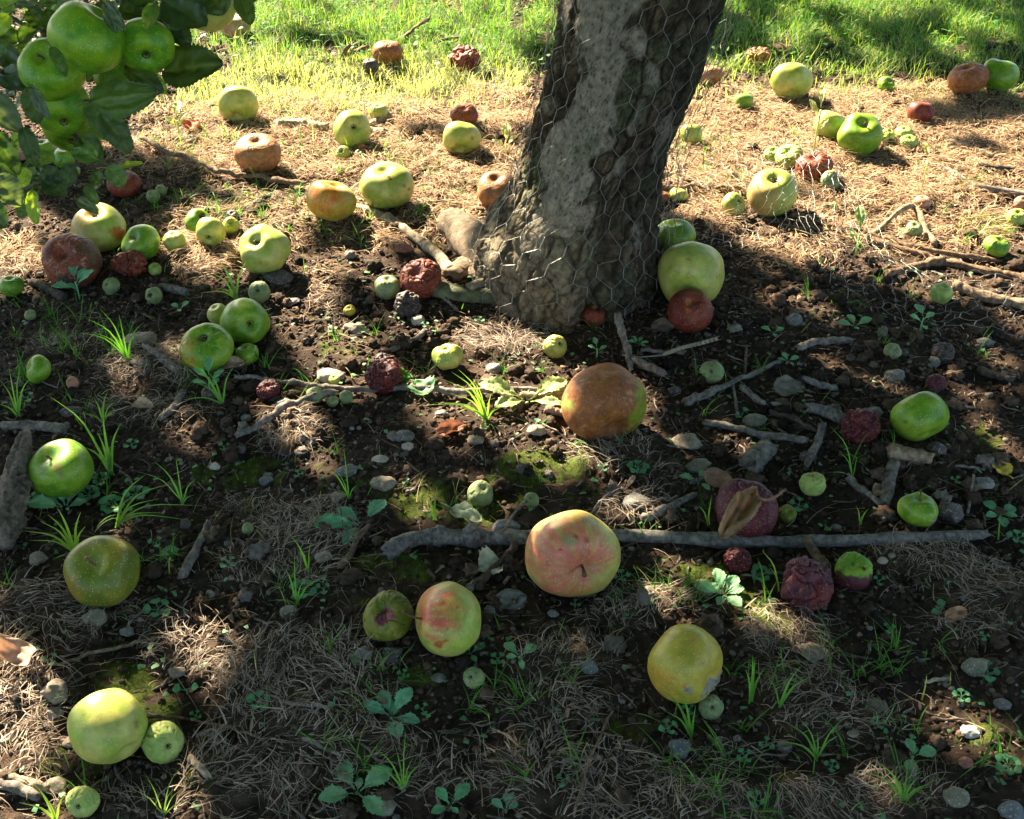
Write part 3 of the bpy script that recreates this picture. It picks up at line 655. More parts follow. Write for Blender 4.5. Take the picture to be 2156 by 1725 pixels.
# the loose end: crumpled over the ground to the right
TOPC = [(1405,300,.10),(1500,330,.06),(1600,300,.10),(1680,290,.11),(1770,380,.07),(1880,520,.035),(2000,590,.02),(2180,590,.02),(2320,590,.02)]
BOTC = [(1395,560,.015),(1500,520,.05),(1600,520,.07),(1690,500,.045),(1740,600,.02),(1860,690,.012),(2000,710,.01),(2180,715,.01),(2320,715,.01)]
PT = catmull(gpath(TOPC), 200); PB = catmull(gpath(BOTC), 200)
Ltot = np.linalg.norm(np.diff((PT+PB)/2, axis=0), axis=1).sum()
def fn_loose(s, t):
    s, t = np.broadcast_arrays(s, t); k = np.clip(s/Ltot, 0, 1)*199; i = np.minimum(k.astype(int), 198); f = (k-i)[..., None]
    a = PT[i]*(1-f)+PT[i+1]*f; b = PB[i]*(1-f)+PB[i+1]*f; q = np.clip(t/.27, -.05, 1.05)[..., None]
    P = b*(1-q)+a*q
    nn = np.stack([perlin(np.stack([s*9, t*9, 0*s+k_], -1)) for k_ in (1.3, 5.7, 9.1)], -1)
    P = P + nn*np.array([.022, .03, .022]) + .006*np.stack([perlin(np.stack([s*40, t*40, 0*s+k_], -1)) for k_ in (1.3, 5.7, 9.1)], -1)
    P[..., 2] = np.maximum(P[..., 2], height(P[..., 0], P[..., 1])+.003); return P
hexnet(fn_loose, Ltot, .27, seed=5, shear=.05).build('loose_end', M['wire'], net)
def fn_side(s, t):      # narrow fringe standing off the right side of the trunk
    s, t = np.broadcast_arrays(s, t); x0, y0 = txy(t); r = trunk_r(np.full(s.shape, math.radians(2)), np.clip(t, 0, 1.5))
    P = np.stack([x0 + r + .004 + .8*s*.35, y0 - .02 - .3*s + .0*s, t], -1)
    return P + .008*np.stack([perlin(np.stack([s*30, t*30, 0*s+k_], -1)) for k_ in (2.3, 4.7, 8.1)], -1)
hexnet(fn_side, .09, .70, seed=9, wr=.0004).build('torn_fringe', M['wire'], net)

# ------------------------------------------------------------------ apples
LAND = []          # landmarks for telling small things apart: (u, v, short name)
PIG = {  # two base pigments, kind of skin
 'yg': ((.34,.415,.11), (.48,.475,.17)), 'g': ((.12,.25,.035), (.22,.34,.06)), 'dg': ((.11,.27,.04), (.22,.38,.055)), 'ol': ((.12,.15,.030), (.20,.20,.05)),
 'pg': ((.30,.40,.13), (.42,.48,.18)), 'ye': ((.46,.38,.10), (.40,.36,.09)), 'br': ((.30,.125,.055), (.24,.10,.05)), 'ob': ((.38,.19,.09), (.30,.14,.07)),
 'rd': ((.20,.055,.035), (.14,.035,.028)), 'mm': ((.11,.022,.02), (.07,.015,.02)), 'pu': ((.11,.035,.045), (.07,.022,.032)), 'gg': ((.20,.25,.13), (.27,.31,.15)), 'bk': ((.055,.045,.045), (.08,.065,.06)), 'pk': ((.48,.27,.20), (.40,.22,.15))}
def img_axis(ax, ay, toward=1):
    z = math.sqrt(max(0.0, 1 - ax*ax - ay*ay))*toward
    d = RIGHT*ax + UP*ay - FWD*z
    return unit(d)
def apple_shape(nt_, nf, k, w_amp, w_freq, w_kind, lobes, seed, wonky=.035, cav=(.30, .27)):
    th = np.linspace(0, math.pi, nt_)[:, None]; ph = np.linspace(0, 2*math.pi, nf, endpoint=False)[None]
    th = th + 0*ph; ph = ph + 0*th
    rho = np.sin(th)**.86
    z = k*np.sign(np.cos(th))*np.abs(np.cos(th))**1.02
    z = z*(1+.03*np.cos(th)) - cav[0]*(.55*np.exp(-(th/.60)**2) + .50*np.exp(-(th/.21)**2)) + cav[1]*(.5*np.exp(-((math.pi-th)/.40)**2) + .5*np.exp(-((math.pi-th)/.18)**2))
    rho = rho*(1 - .06*np.clip(-np.cos(th), 0, 1))
    r5 = 1 + lobes*np.cos(5*ph+seed)*(.35+.65*np.abs(np.cos(th)))*np.sin(th) + .5*lobes*np.cos(3*ph+seed*2)
    P = np.stack([rho*r5*np.cos(ph), rho*r5*np.sin(ph), z*(1 + .6*lobes*np.cos(5*ph+seed)*np.sin(th))], -1)
    P = P*(1+np.random.default_rng(int(seed*100)).uniform(-.05, .05, 3))
    P = P*(1 + wonky*1.6*perlin(P*1.1+seed)[..., None] + wonky*.35*perlin(P*2.2+seed*3)[..., None])
    if w_amp:
        if w_kind == 'm':      # folds that run from stem to calyx
            q = np.stack([np.cos(ph)*w_freq, np.sin(ph)*w_freq, th*w_freq*.38+seed], -1)
            q = q + .45*np.stack([perlin(P*2.5+seed), perlin(P*2.5+9+seed), perlin(P*2.5+17)], -1)
        else:
            q = P*w_freq + seed + (.75 if w_kind == 'l' else .6)*np.stack([perlin(P*1.7+seed), perlin(P*1.7+9+seed), perlin(P*1.7+17)], -1)
        rg = np.abs(perlin(q)); rg2 = np.abs(perlin(q*2.1+5))
        if w_kind == 'l':       # lumpy folds
            rg = np.abs(perlin(q)); d = rg**.42*1.05 + .10*np.sqrt(rg2) - .6
        else: d = np.minimum(rg*3.2, .75) - .75 + .3*(np.minimum(rg2*3, .6)-.6)
        n_ = unit(P*np.array([1, 1, 1/(k*k)]))
        msk = .35+.65*sstep(-.4, .3, perlin(P*1.3+seed+4)) if w_kind != 'l' else 1
        P = P + n_*(w_amp*d*msk*(.25+.75*np.sin(th)**.5))[..., None]
        wr = np.clip(-d, 0, 1)
    else: wr = 0*th
    return P, th, ph, wr
NAP = [0]
def apple(u, v, w, pig, label, ax=0., ay=.6, end='s', k=.84, wrk=None, lobes=.012, blush=None, spots=(), short=None, stem=None, calyx=True, lift=0.0, depth=None, rest=.84, mix=None, mould=None, group=None, rel=None, wonky=.05, cat='apple', spin=0., streak=0., ring=0., gpt=None, tw=1, cavs=1.0):
    """u, v, w: centre and width in the reference frame; the apple is set down on the ground there and scaled to suit"""
    NAP[0] += 1; sd = NAP[0]*1.37
    if depth is None:
        t = 1.6
        for _ in range(12):
            r = w*t/(2*FPX); p = at_depth(u, v, t); g = height1(p[0], p[1])
            d = ray(u, v); t = (g + lift + rest*r*(.5+.5*k) - CAMH)/d[2]
        p = at_depth(u, v, t)
    else: t = depth; p = at_depth(u, v, t); r = w*t/(2*FPX)
    big = w > 60
    nt_, nf = (56, 72) if big else ((36, 46) if w > 34 else (24, 30))
    kinds = {None: (0, 1, 'm'), 'w': (.10, 2.6, 'm'), 'W': (.17, 2.5, 'b'), 's': (.05, 3.0, 'm'), 'm': (.32, 2.1, 'l'), 'f': (.50, 1.25, 'l'), 'c': (.03, 5., 'b')}
    wa, wf, wk = kinds[wrk]
    if wrk: nt_, nf = int(nt_*1.7), int(nf*1.7)
    P, th, ph, wr = apple_shape(nt_, nf, k, wa, wf, wk, lobes, sd, wonky, (.30*cavs, .27*cavs))
    c1, c2 = np.array(PIG[pig][0]), np.array(PIG[pig][1])
    # pigment
    m_ = sstep(-.35, .35, perlin(P*1.4+sd) + .5*perlin(P*4+sd))[..., None]
    C = c1*(1-m_) + c2*m_
    A = img_axis(ax, ay, tw); A = A if end == 's' else -A
    X = unit(np.cross(A, np.array([.3, .2, 1.]) if abs(A[2]) < .95 else RIGHT)); Y = np.cross(A, X)
    cs_, sn_ = math.cos(spin), math.sin(spin); X, Y = X*cs_+Y*sn_, -X*sn_+Y*cs_
    B = np.stack([X, Y, A], 0)       # rows: object axes in world
    Wd = P @ B                        # world directions, unscaled
    q_img = np.stack([Wd @ RIGHT, Wd @ UP, -(Wd @ FWD)], -1)
    if pig in ('yg', 'g', 'dg', 'pg', 'ol', 'ye'):
        cv = np.exp(-(th/.5)**2)[..., None]*.35; C = C*(1-cv) + np.array([.17, .27, .05])*cv
    mer = fbm(np.stack([np.cos(ph)*9, np.sin(ph)*9, th*1.1+sd], -1), 2)
    if blush:
        bx, by, br_, bs, bc = blush
        dd = np.hypot(q_img[..., 0]-bx, q_img[..., 1]-by)
        f_ = (1-sstep(br_*.35, br_*1.25, dd + .25*perlin(P*2.2+sd)))*(q_img[..., 2] > -.2)
        f_ = np.clip(f_*bs*(.75+1.1*mer), 0, 1)[..., None]; C = C*(1-f_) + np.array(bc)*f_
    if streak:
        f_ = (sstep(.25, .5, mer + .4*perlin(P*5+sd))*streak)[..., None]; C = C*(1-f_) + np.array([.45, .13, .06])*f_
    if ring:       # pale crusty cracks and rings on brown fruit
        f_ = (1-sstep(.02, .10, np.abs(perlin(np.stack([np.cos(ph)*6+.6*perlin(P*5), np.sin(ph)*6+.6*perlin(P*5+3), th*2.2+sd], -1)))))*sstep(-.1, .3, perlin(P*3+sd*3))*ring*.8
        C = C*(1-f_[..., None]) + np.array([.42, .28, .18])*f_[..., None]
        f_ = (1-sstep(.0, .09, np.abs(perlin(P*np.array([2.2, 2.2, 3.4])+sd+.3*perlin(P*8)[..., None]))))*sstep(-.2, .3, perlin(P*2.5+sd*2))*ring
        C = C*(1-f_[..., None]) + np.array([.46, .30, .19])*f_[..., None]
    for (sx_, sy_, sr, sc_) in spots:
        dd = np.hypot(q_img[..., 0]-sx_, q_img[..., 1]-sy_)/sr + .35*perlin(P*7+sd)
        f_ = ((1-sstep(.55, 1.05, dd))*(q_img[..., 2] > 0))[..., None]; C = C*(1-f_) + np.array(sc_)*f_
    if mix:        # the lower or one side has turned: (image direction x, y, threshold, colour)
        mx_, my_, mt, mc_ = mix; f_ = sstep(-.12, .12, q_img[..., 0]*mx_+q_img[..., 1]*my_ - mt + .34*perlin(P*2.6+sd) + .12*perlin(P*9+sd))[..., None]; C = C*(1-f_) + np.array(mc_)*f_
    if mould:
        for (sx_, sy_, sa_, sb_, an) in mould:
            a_ = q_img[..., 0]-sx_; b_ = q_img[..., 1]-sy_; a2_, b2_ = a_*math.cos(an)+b_*math.sin(an), -a_*math.sin(an)+b_*math.cos(an)
            f_ = (1-sstep(.6, 1.0, np.hypot(a2_/sa_, b2_/sb_)+.6*perlin(P*9+sd)))*(q_img[..., 2] > -.3)
            C = C*(1-f_[..., None]) + np.array([.24, .225, .19])*(1+.8*perlin(P*22))[..., None]*f_[..., None]
            P = P*(1 + (f_*(.02+.08*perlin(P*13)))[..., None])
    C = C*(1+.16*fbm(P*9+sd, 2))[..., None]
    if pig in ('yg', 'g', 'dg', 'pg', 'ol', 'ye') and not wrk and w > 50:      # insect marks and bruises
        r3 = np.random.default_rng(int(sd*77))
        for _ in range(int(r3.integers(5, 11))):
            q = unit(r3.normal(size=3)); dd = np.linalg.norm(unit(P)-q, axis=-1)/r3.choice([.03, .045, .06, .14]) + .3*perlin(P*8+sd)
            f_ = ((1-sstep(.5, 1.05, dd))*r3.uniform(.35, .9))[..., None]; C = C*(1-f_) + C*np.array([.55, .36, .4])*f_
    lum_ = C.mean(-1, keepdims=True); C = np.clip(lum_ + (C-lum_)*(1.22 if depth is None else 1.25), .004, 1)*(.73 if depth is None else .74)
    V = P @ B * r + p
    rotten = pig in ('br', 'ob', 'rd', 'mm', 'pu', 'bk', 'pk')
    mat = M['rot'] if rotten else (M['wrin'] if wrk in ('w', 'W', 'm') else M['skin'])
    o = make_obj('apple', V, gridfaces(nt_, nf, True), mat, col=C.reshape(-1, 3), loc=p)
    tag(o, label, cat, group or 'windfall apples on the ground')
    if short: LAND.append((u, v, short))
    def loc(x): return (np.asarray(x) @ B)*r + p
    topz = P[0, :, 2].mean(); botz = P[-1, :, 2].mean()
    if stem:
        ln = stem if isinstance(stem, float) else .42
        a_ = rng.normal(0, .10, 2)
        Pp = catmull([(0, 0, topz-.05), (a_[0]*.3, a_[1]*.3, topz+ln*.5), (a_[0], a_[1], topz+ln)], 9)
        Vs, Qs = tube(loc(Pp), r*np.array([.035, .035, .034, .032, .032, .034, .038, .05, .058]), 8, .15, sd)
        b = MB(); b.add(Vs, Qs, col=(.15, .095, .06)); b.build('stem', M['wood'], o)
    if calyx and end == 'c' and w > 30:
        b = MB()
        for i in range(7):
            a_ = i/7*6.28 + sd; d_ = np.array([math.cos(a_), math.sin(a_), 0]); s_ = np.array([-d_[1], d_[0], 0])
            L = []
            for j, (rr, zz, ww) in enumerate([(.06, .02, .05), (.12, -.03, .055), (.13, -.10, .035), (.07+.05*math.sin(i*3), -.15, .004)]):
                L += [d_*rr + s_*ww + [0, 0, botz+zz], d_*rr - s_*ww + [0, 0, botz+zz]]
            b.add(loc(np.array(L)), gridfaces(4, 2), col=np.array([.11, .085, .05]))
        b.add(loc(IC[1][0]*np.array([.07, .07, .05]) + [0, 0, botz-.01]), T=IC[1][1], col=(.05, .04, .03))
        b.build('calyx', M['wood'], o)
    return o
R_ = (.55, .13, .07); P_ = (.60, .20, .15); BRN = (.14, .055, .025); DK = (.05, .03, .02)
G1 = 'small windfalls'
# foreground and middle, big and telling ones
apple(1204,1167,192,'yg','largest red and yellow apple resting on the long branch, stem cavity facing us',.30,-.28,'s',.92,blush=(-.22,-.02,1.15,1.25,P_),spots=[(.02,.46,.075,(.20,.05,.04)),(.28,.40,.09,(.30,.09,.05)),(-.28,.22,.06,(.28,.03,.05)),(.2,.2,.12,(.52,.22,.18)),(-.1,.4,.16,(.33,.27,.14))],stem=.34,short='big blushed apple on the branch',streak=.35,lobes=.02)
apple(944,1305,152,'yg','pink flushed green apple lying sideways with its stem pointing left',-.96,.06,'s',.98,blush=(-.35,.35,.8,1.1,(.58,.17,.12)),spots=[(-.2,-.5,.14,(.42,.13,.06)),(-.02,-.38,.08,(.42,.13,.06)),(.05,-.05,.03,DK)],stem=.62,short='pink flushed apple with side stem',streak=.12,rest=.98)
apple(817,1297,108,'ol','wrinkled green apple with a purple collapsed hole, touching the pink flushed apple',-.1,.55,'c',.8,'w',spots=[(-.2,-.02,.30,(.10,.025,.045)),(.05,.22,.26,(.26,.10,.10)),(.25,.1,.15,(.26,.10,.10))],short='wrinkled apple with purple hole',calyx=False)
apple(217,1203,155,'ol','olive green apple with short stem in its cavity, beside the left grass clump',.0,.36,'s',.86,blush=(-.6,-.25,.45,.4,(.34,.17,.06)),stem=.30,cavs=.85,short='olive apple with short stem',streak=.22)
apple(130,989,132,'g','green apple leaning against the thick driftwood at the left edge',-.30,.62,'s',.86,spots=[(-.25,-.05,.10,(.24,.20,.06)),(.2,.1,.16,(.24,.22,.08)),(.35,-.1,.1,(.24,.22,.08))],stem=.30,short='green apple against driftwood')
apple(228,1530,158,'yg','big smooth pale green apple in the sunny bottom left corner',-.66,.66,'s',.98,tw=-1,blush=(-.3,-.8,.5,.4,(.42,.33,.12)),spots=[(.02,.08,.04,(.20,.22,.08))],short='smooth pale apple bottom left',rest=.98,wonky=.04)
apple(343,1564,86,'pg','shrivelled pale green apple with dark calyx, touching the smooth pale apple',.62,-.02,'c',.95,'w',short='shrivelled apple with calyx',rest=.95)
apple(174,1688,68,'pg','small crumpled green apple nearest the bottom left corner',-.1,-.2,'c',.85,'W',short='crumpled apple in bottom corner')
apple(1443,1399,168,'ye','yellow apple with red flecks and grey mould along its lower right side',-.75,.35,'s',.95,tw=-1,blush=(-.75,-.35,.5,.55,(.52,.25,.08)),spots=[(-.15,-.35,.09,(.50,.16,.08)),(.3,.2,.05,(.48,.14,.08)),(.12,.75,.05,(.5,.15,.1))],mould=[(.55,-.5,.42,.17,.62),(-.05,-.42,.14,.10,.2),(.85,-.3,.2,.12,.9)],short='mouldy yellow apple',streak=.3,rest=.92)
apple(1497,1489,54,'gg','small wrinkled green apple touching the bottom of the mouldy yellow apple',.0,.25,'c',.88,'W',short='small wrinkled apple by the mouldy one')
apple(1272,848,178,'br','large brown rotten apple with pale cracks, sitting alone in the sun patch',-.30,.80,'c',.90,None,tw=-1,mix=(1,-.25,.76,(.22,.27,.05)),blush=(.2,-.3,.5,.5,(.22,.09,.03)),ring=.7,spots=[(-.88,-.05,.16,(.35,.36,.12))],short='large brown rotten apple',calyx=False,wonky=.04)
apple(1455,578,143,'yg','largest green apple right of the trunk, standing on a red brown one',.15,.80,'s',.90,tw=-1,spots=[(-.2,.30,.045,(.32,.13,.05)),(-.10,.28,.03,(.32,.13,.05)),(.62,-.15,.05,(.32,.15,.05))],blush=(.6,.1,.5,.35,(.36,.30,.10)),short='big green apple by the trunk',lift=.004,wonky=.05)
apple(1452,657,98,'rd','glossy red brown split apple in front of the big green one',.08,.62,'s',.88,'s',spots=[(-.15,.35,.22,(.36,.13,.05)),(-.2,.0,.12,(.36,.13,.05))],short='red brown split apple')
apple(1250,665,50,'rd','small red brown apple at the foot of the trunk',.2,.8,'s',.9,'s',spots=[(.05,.8,.3,(.28,.26,.07))],short='small red apple at trunk foot')
apple(1936,878,117,'g','plain green apple on its own at the far right in the shade',-.3,.85,'s',.88,tw=-1,spots=[(-.22,.82,.05,DK),(-.75,-.15,.08,(.12,.13,.03))],short='plain green apple on the right',blush=(-.6,-.5,.5,.35,(.22,.22,.05)))
apple(1812,898,80,'mm','dark crimson shrivelled apple just left of the plain green one',0,.2,'s',.85,'m',short='crimson shrivelled apple')
apple(1571,1074,134,'pu','purple rotten apple half covered by a withered brown leaf',.1,.5,'s',.8,'w',blush=(.1,-.3,.7,.6,(.14,.025,.025)),short='purple rotten apple',wonky=.07)
apple(1657,1083,40,'ol','small shrunken olive apple beside the purple rotten one',0,.4,'s',.95,'w')
apple(1934,1074,84,'g','green lobed apple with knobbly stem pointing up',-.05,.88,'s',.86,lobes=.07,stem=.62,mould=[(.5,-.45,.3,.16,.4)],short='lobed green apple with stem')
apple(1711,1019,56,'pg','small yellow green walnut wrinkled apple with upright stem',-.1,.93,'s',.9,'W',stem=.5,short='walnut wrinkled apple with stem')
apple(1699,1231,102,'pu','crumpled purple red apple with folded skin near the branch',.2,.3,'s',1.0,'f',blush=(.4,-.4,.6,.7,(.17,.03,.02)),short='crumpled purple red apple')
apple(1796,1203,83,'g','half green half rotten apple with wrinkled top',-.2,.7,'s',.9,'w',mix=(0,-1,.12,(.075,.022,.028)),spots=[(.30,.25,.14,DK)],short='half green half rotten apple')
apple(1553,1179,56,'mm','round black red mummified apple below the long branch',-.1,-.15,'s',.95,'m',stem=.35,short='black red mummy below the branch')
apple(1012,1040,58,'gg','pale green leathery apple above the long branch',.3,.6,'c',.92,'w',short='pale leathery apple above branch',calyx=False)
apple(1119,1054,33,'gg','tiny walnut like grey green apple behind the biggest blushed apple',-.1,.5,'s',1.05,'W',stem=.5)
apple(998,1427,46,'gg','grey green crinkled little apple below the pink flushed one',-.4,.3,'c',.88,'W')
# left middle
apple(207,480,116,'yg','yellow green apple with orange cheek and open calyx, upper left group',.06,.70,'c',.84,blush=(-.6,.25,.75,.6,(.50,.22,.10)),spots=[(.85,-.25,.28,(.35,.12,.04))],short='apple with orange cheek')
apple(152,551,119,'rd','large red brown cracked apple in the left shade',-.08,.28,'s',.86,'s',ring=.8,mix=(1,.5,.7,(.10,.055,.035)),short='red brown cracked apple',spots=[(0,-.95,.5,(.05,.035,.03))])
apple(298,513,81,'g','green apple with small stem between the orange cheeked one and dark debris',-.35,.35,'s',.84,stem=.35,lobes=.03,short='green apple with small stem')
apple(367,508,47,'yg','small green apple with creased lower half',.1,.8,'s',.95,'s',short='small creased green apple',group=None)
apple(418,470,60,'g','green apple with a dark wormhole, back of a cluster of three',.45,.55,'s',.92,spots=[(.35,.45,.24,DK),(.4,.1,.08,DK)],short='green apple with wormhole')
apple(443,488,61,'yg','small smooth apple in front of the wormholed one, calyx below',.0,-.72,'c',.9,short='smooth apple in cluster of three')
apple(486,476,37,'yg','small yellowish apple on the right of the cluster of three',.2,.4,'s',.95,'s')
apple(490,456,26,'bk','small grey brown dried fruit behind the cluster of three',0,.6,'s',.95,'W')
apple(556,527,104,'yg','pale yellow green apple with folded calyx hollow, alone left of centre',-.25,.35,'c',.92,lobes=.05,short='apple with folded calyx hollow',spots=[(.0,-.62,.1,(.32,.28,.10))])
apple(546,615,48,'gg','small ribbed apple with a dry star calyx facing us',.0,.1,'c',.92,'w',short='small ribbed apple with star calyx')
apple(517,679,104,'g','green apple with its calyx turned right, back of a group of four',.48,-.12,'c',.92,lobes=.03,short='green apple with calyx turned right')
apple(460,663,46,'yg','half hidden small pale apple behind the group of four',-.2,.7,'s',1.1,short='half hidden pale apple')
apple(436,731,113,'g','green bronze cheeked apple with wrinkled calyx on top',-.06,.58,'c',.80,'s',blush=(-.75,-.1,.65,.75,(.42,.24,.07)),short='bronze cheeked apple',spots=[(-.5,-.7,.3,(.36,.24,.06))])
apple(521,745,51,'g','smallest smooth green apple at the lower right of the group of four',-.1,.8,'s',.84,short='smallest apple of the group of four')
apple(274,556,66,'rd','squashed dark red rotten apple on black debris',.1,.7,'s',.66,'f')
apple(234,602,38,'gg','small wrinkled green fruit in front of the squashed red apple',-.5,.2,'c',.85,'W')
apple(324,622,37,'gg','small holed wrinkled fruit right of the broken twig pieces',-.2,.1,'c',1,'W',spots=[(-.2,-.1,.35,DK)])
apple(326,567,29,'pg','tiny green fruit just right of the squashed red apple',0,.6,'s',.85,'W')
apple(24,602,52,'g','green apple cut by the left edge behind seedlings',0,.8,'s',.85,short='green apple at the left edge')
apple(64,664,25,'gg','tiny wrinkled green fruit below the apple at the left edge',0,.6,'s',.9,'W')
apple(81,778,62,'g','egg shaped green apple lying in the left grass',-.75,.25,'s',.82,short='egg shaped green apple')
apple(153,807,27,'pk','tiny pinkish tan shrivelled fruit on bare soil at left',0,.5,'s',1.15,'W')
apple(322,414,28,'gg','left one of two tiny wrinkled fruits on thatch',0,.6,'s',.95,'W')
apple(339,402,26,'gg','right one of two tiny wrinkled fruits on thatch',0,.6,'s',.95,'W')
apple(261,388,68,'rd','dark rotten apple half hidden behind the lowest hanging leaves',0,.7,'s',.75,'s')
apple(155,361,27,'pg','small pale fruit on the ground below the hanging apples',0,.6,'s',.95,'W')
apple(441,829,33,'bk','small round grey brown fruit among tall weeds',0,.7,'s',.9,'c')
apple(522,1113,26,'gg','tiny grey green wrinkled fruit at the end of a twig',0,.6,'s',.9,'W')
# centre
apple(697,422,99,'ye','orange red flushed apple with tan bruise on its shoulder',.3,.88,'s',.88,blush=(-.15,.1,1.0,.9,(.56,.19,.07)),spots=[(.55,.42,.25,(.50,.34,.19))],short='orange flushed bruised apple',streak=.45)
apple(814,392,112,'yg','big pale yellow green apple with two brown scars in the sun',-.08,.70,'s',.88,spots=[(.17,.18,.07,BRN),(.24,.10,.07,BRN),(.72,-.12,.09,(.26,.17,.05)),(.88,-.2,.06,(.26,.17,.05)),(.3,-.7,.1,(.34,.33,.08))],short='big pale apple with brown scars')
apple(1048,400,86,'ob','orange brown rotten apple tucked against the left side of the trunk',-.15,.62,'s',.86,'c',short='orange brown apple against the trunk')
apple(542,323,96,'ob','tan brown rotten apple with leathery skin near the fallen twig',.05,.72,'s',.80,'c',ring=.35,short='tan brown leathery apple')
apple(741,273,78,'yg','yellow green apple with dark calyx facing us beside cut wood',.28,-.02,'c',.84,short='apple with dark calyx by cut wood')
apple(797,236,39,'yg','small round yellow green apple behind the calyx apple',0,.8,'s',.9,'s',short='small round apple by the stub')
apple(723,323,33,'yg','little twisted green fruit in front of the calyx apple',-.2,.2,'c',.9,'w')
apple(757,325,22,'ol','tiny brownish green fruit under a curled red leaf',0,.5,'s',.9,'s')
apple(977,245,57,'rd','orange brown wrinkled apple behind the half sunlit one',0,.6,'s',.85,'w',blush=(0,0,1,.7,(.34,.11,.04)),short='orange brown wrinkled apple')
apple(971,292,81,'yg','smooth yellow green apple with rotten brown base',0,.90,'s',.84,tw=-1,mix=(.1,-1,.72,(.22,.10,.04)),short='smooth apple with rotten base')
apple(817,111,70,'br','large brown apple in the sunny grass beside forked twig',0,.9,'s',.78,'s',short='brown apple in sunny grass')
apple(780,139,36,'bk','small grey brown apple in front of the brown one in grass',0,.8,'s',.9,'s')
apple(979,126,66,'rd','deeply split reddish apple in the sunny grass',-.1,.6,'s',.8,'f',blush=(0,.2,1,.8,(.34,.12,.08)),short='deeply split apple in the grass')
apple(501,222,87,'yg','pale green apple sunk in bright grass at upper left',.0,.9,'s',.82,tw=-1,short='pale apple sunk in grass')
apple(495,56,62,'pk','pale pinkish apple far back under the hanging leaves',0,.8,'s',.85,blush=(.5,-.2,.6,.7,(.36,.40,.15)),short='far pinkish apple')
apple(48,312,58,'pk','pale pinkish fallen apple seen between the hanging leaves',0,.8,'s',.9)
apple(92,318,58,'g','green fallen apple seen between the hanging leaves',0,.8,'s',.9)
apple(140,332,56,'g','green fallen apple directly below the lowest hanging one',0,.8,'s',.85)
apple(887,588,88,'rd','dark red apple with deep radial wrinkles left of the trunk foot',-.30,.28,'s',.90,'W',short='dark red wrinkled apple')
apple(816,605,57,'gg','pale green ribbed apple left of the dark red wrinkled one',.1,.8,'s',.88,'s',short='pale ribbed apple')
apple(858,642,58,'bk','black hollow mummified apple in front of the dark red one',.2,.3,'s',.7,'m')
apple(942,751,65,'yg','wrinkled yellow green apple with a crease, above the leafy weed',-.2,.85,'c',.78,'s',lobes=.06,short='creased yellow green apple')
apple(1169,730,53,'yg','little yellow green apple with knobbly end in front of the trunk',.5,.3,'c',.9,'w',short='little knobbly ended apple')
apple(808,792,78,'mm','dark red crinkled mummy apple beside dark green leaf',.1,.7,'s',.75,'m',short='red mummy beside green leaf')
apple(806,757,32,'bk','small grey mummy fruit behind the red crinkled one',0,.5,'s',.8,'m')
apple(565,821,46,'mm','dark maroon mummy fruit touching the thin straight twig',0,.6,'s',.75,'m')
apple(663,833,37,'gg','grey green wrinkled fruit, leftmost of three under the twig',0,.5,'s',.95,'W')
apple(701,845,25,'gg','smallest grey green wrinkled fruit, middle of three under the twig',0,.5,'s',.95,'W')
apple(729,837,31,'gg','grey green wrinkled fruit, rightmost of three under the twig',0,.5,'s',1.,'W')
apple(704,800,25,'yg','tiny yellow fruit touching the pale stone above the twig',0,.7,'s',.8,'s')
apple(736,654,26,'ye','tiny yellow wrinkled fruit on lit soil left of centre',0,.6,'s',.85,'W')
# right
apple(1498,784,51,'gg','grey green wrinkled apple with cracked skin below the wheat ear',-.2,.1,'c',.9,'W',short='grey cracked apple below the wheat')
apple(1418,498,89,'g','green apple behind the netting just right of the trunk',-.1,.85,'s',.84,short='green apple behind the netting')
apple(1627,405,109,'yg','large yellow apple with pink cheek caught under the loose netting',-.12,.56,'c',.86,blush=(-.75,-.35,.95,.7,(.55,.33,.16)),short='large yellow apple under netting')
apple(1544,431,53,'yg','small yellow green apple with dark calyx left of the netted one',.5,.25,'c',.88,short='small apple with dark calyx')
apple(1428,412,41,'yg','small yellow apple close to the trunk, right side',.2,.9,'s',.88,short='small yellow apple near the trunk')
apple(1397,416,28,'br','small tan brown fruit touching the small yellow apple near the trunk',0,.8,'s',.95,'s')
apple(1455,282,46,'yg','green apple leaning behind the netting fringe',.1,.9,'s',1.0,'s')
apple(1714,351,75,'rd','folded reddish brown apple between netting and small green ones',-.2,.7,'s',.78,'w',blush=(0,-.3,1,.7,(.32,.09,.045)),short='folded reddish apple')
apple(1661,330,58,'pg','pale striped shrunken apple touching the folded reddish one',-.3,.6,'s',.7,'W',short='pale striped shrunken apple')
apple(1628,326,40,'pg','small pale shrunken apple left of the striped one',0,.6,'s',.8,'W')
apple(1748,380,43,'gg','grey green wrinkled apple in front of the folded reddish one',.4,.3,'s',.8,'W')
apple(1746,262,64,'yg','smooth pale apple behind the bright green apple with deep cavity',.3,.85,'s',.92,short='smooth pale apple behind')
apple(1810,284,94,'g','bright green apple with deep stem cavity, upper right',.0,.42,'s',.92,lobes=.04,short='bright green apple upper right',stem=.22)
apple(1859,292,24,'yg','small green fruit squeezed against the bright green apple',0,.6,'s',1.0,'s')
apple(1869,286,30,'yg','creased little green fruit, first of three to the right',.2,.6,'s',1.,'w')
apple(1903,281,37,'pg','pale wrinkled fruit, second of three to the right',0,.7,'s',.8,'w')
apple(1914,299,37,'pg','pale wrinkled fruit, nearest of the three to the right',0,.6,'s',.75,'W')
apple(1666,172,85,'yg','pale yellow apple at the edge of the green grass, upper right',.05,.93,'s',.84,tw=-1,short='pale yellow apple by the grass')
apple(1597,119,50,'br','reddish brown apple sunk in the shaded grass',0,.8,'s',.75,'f')
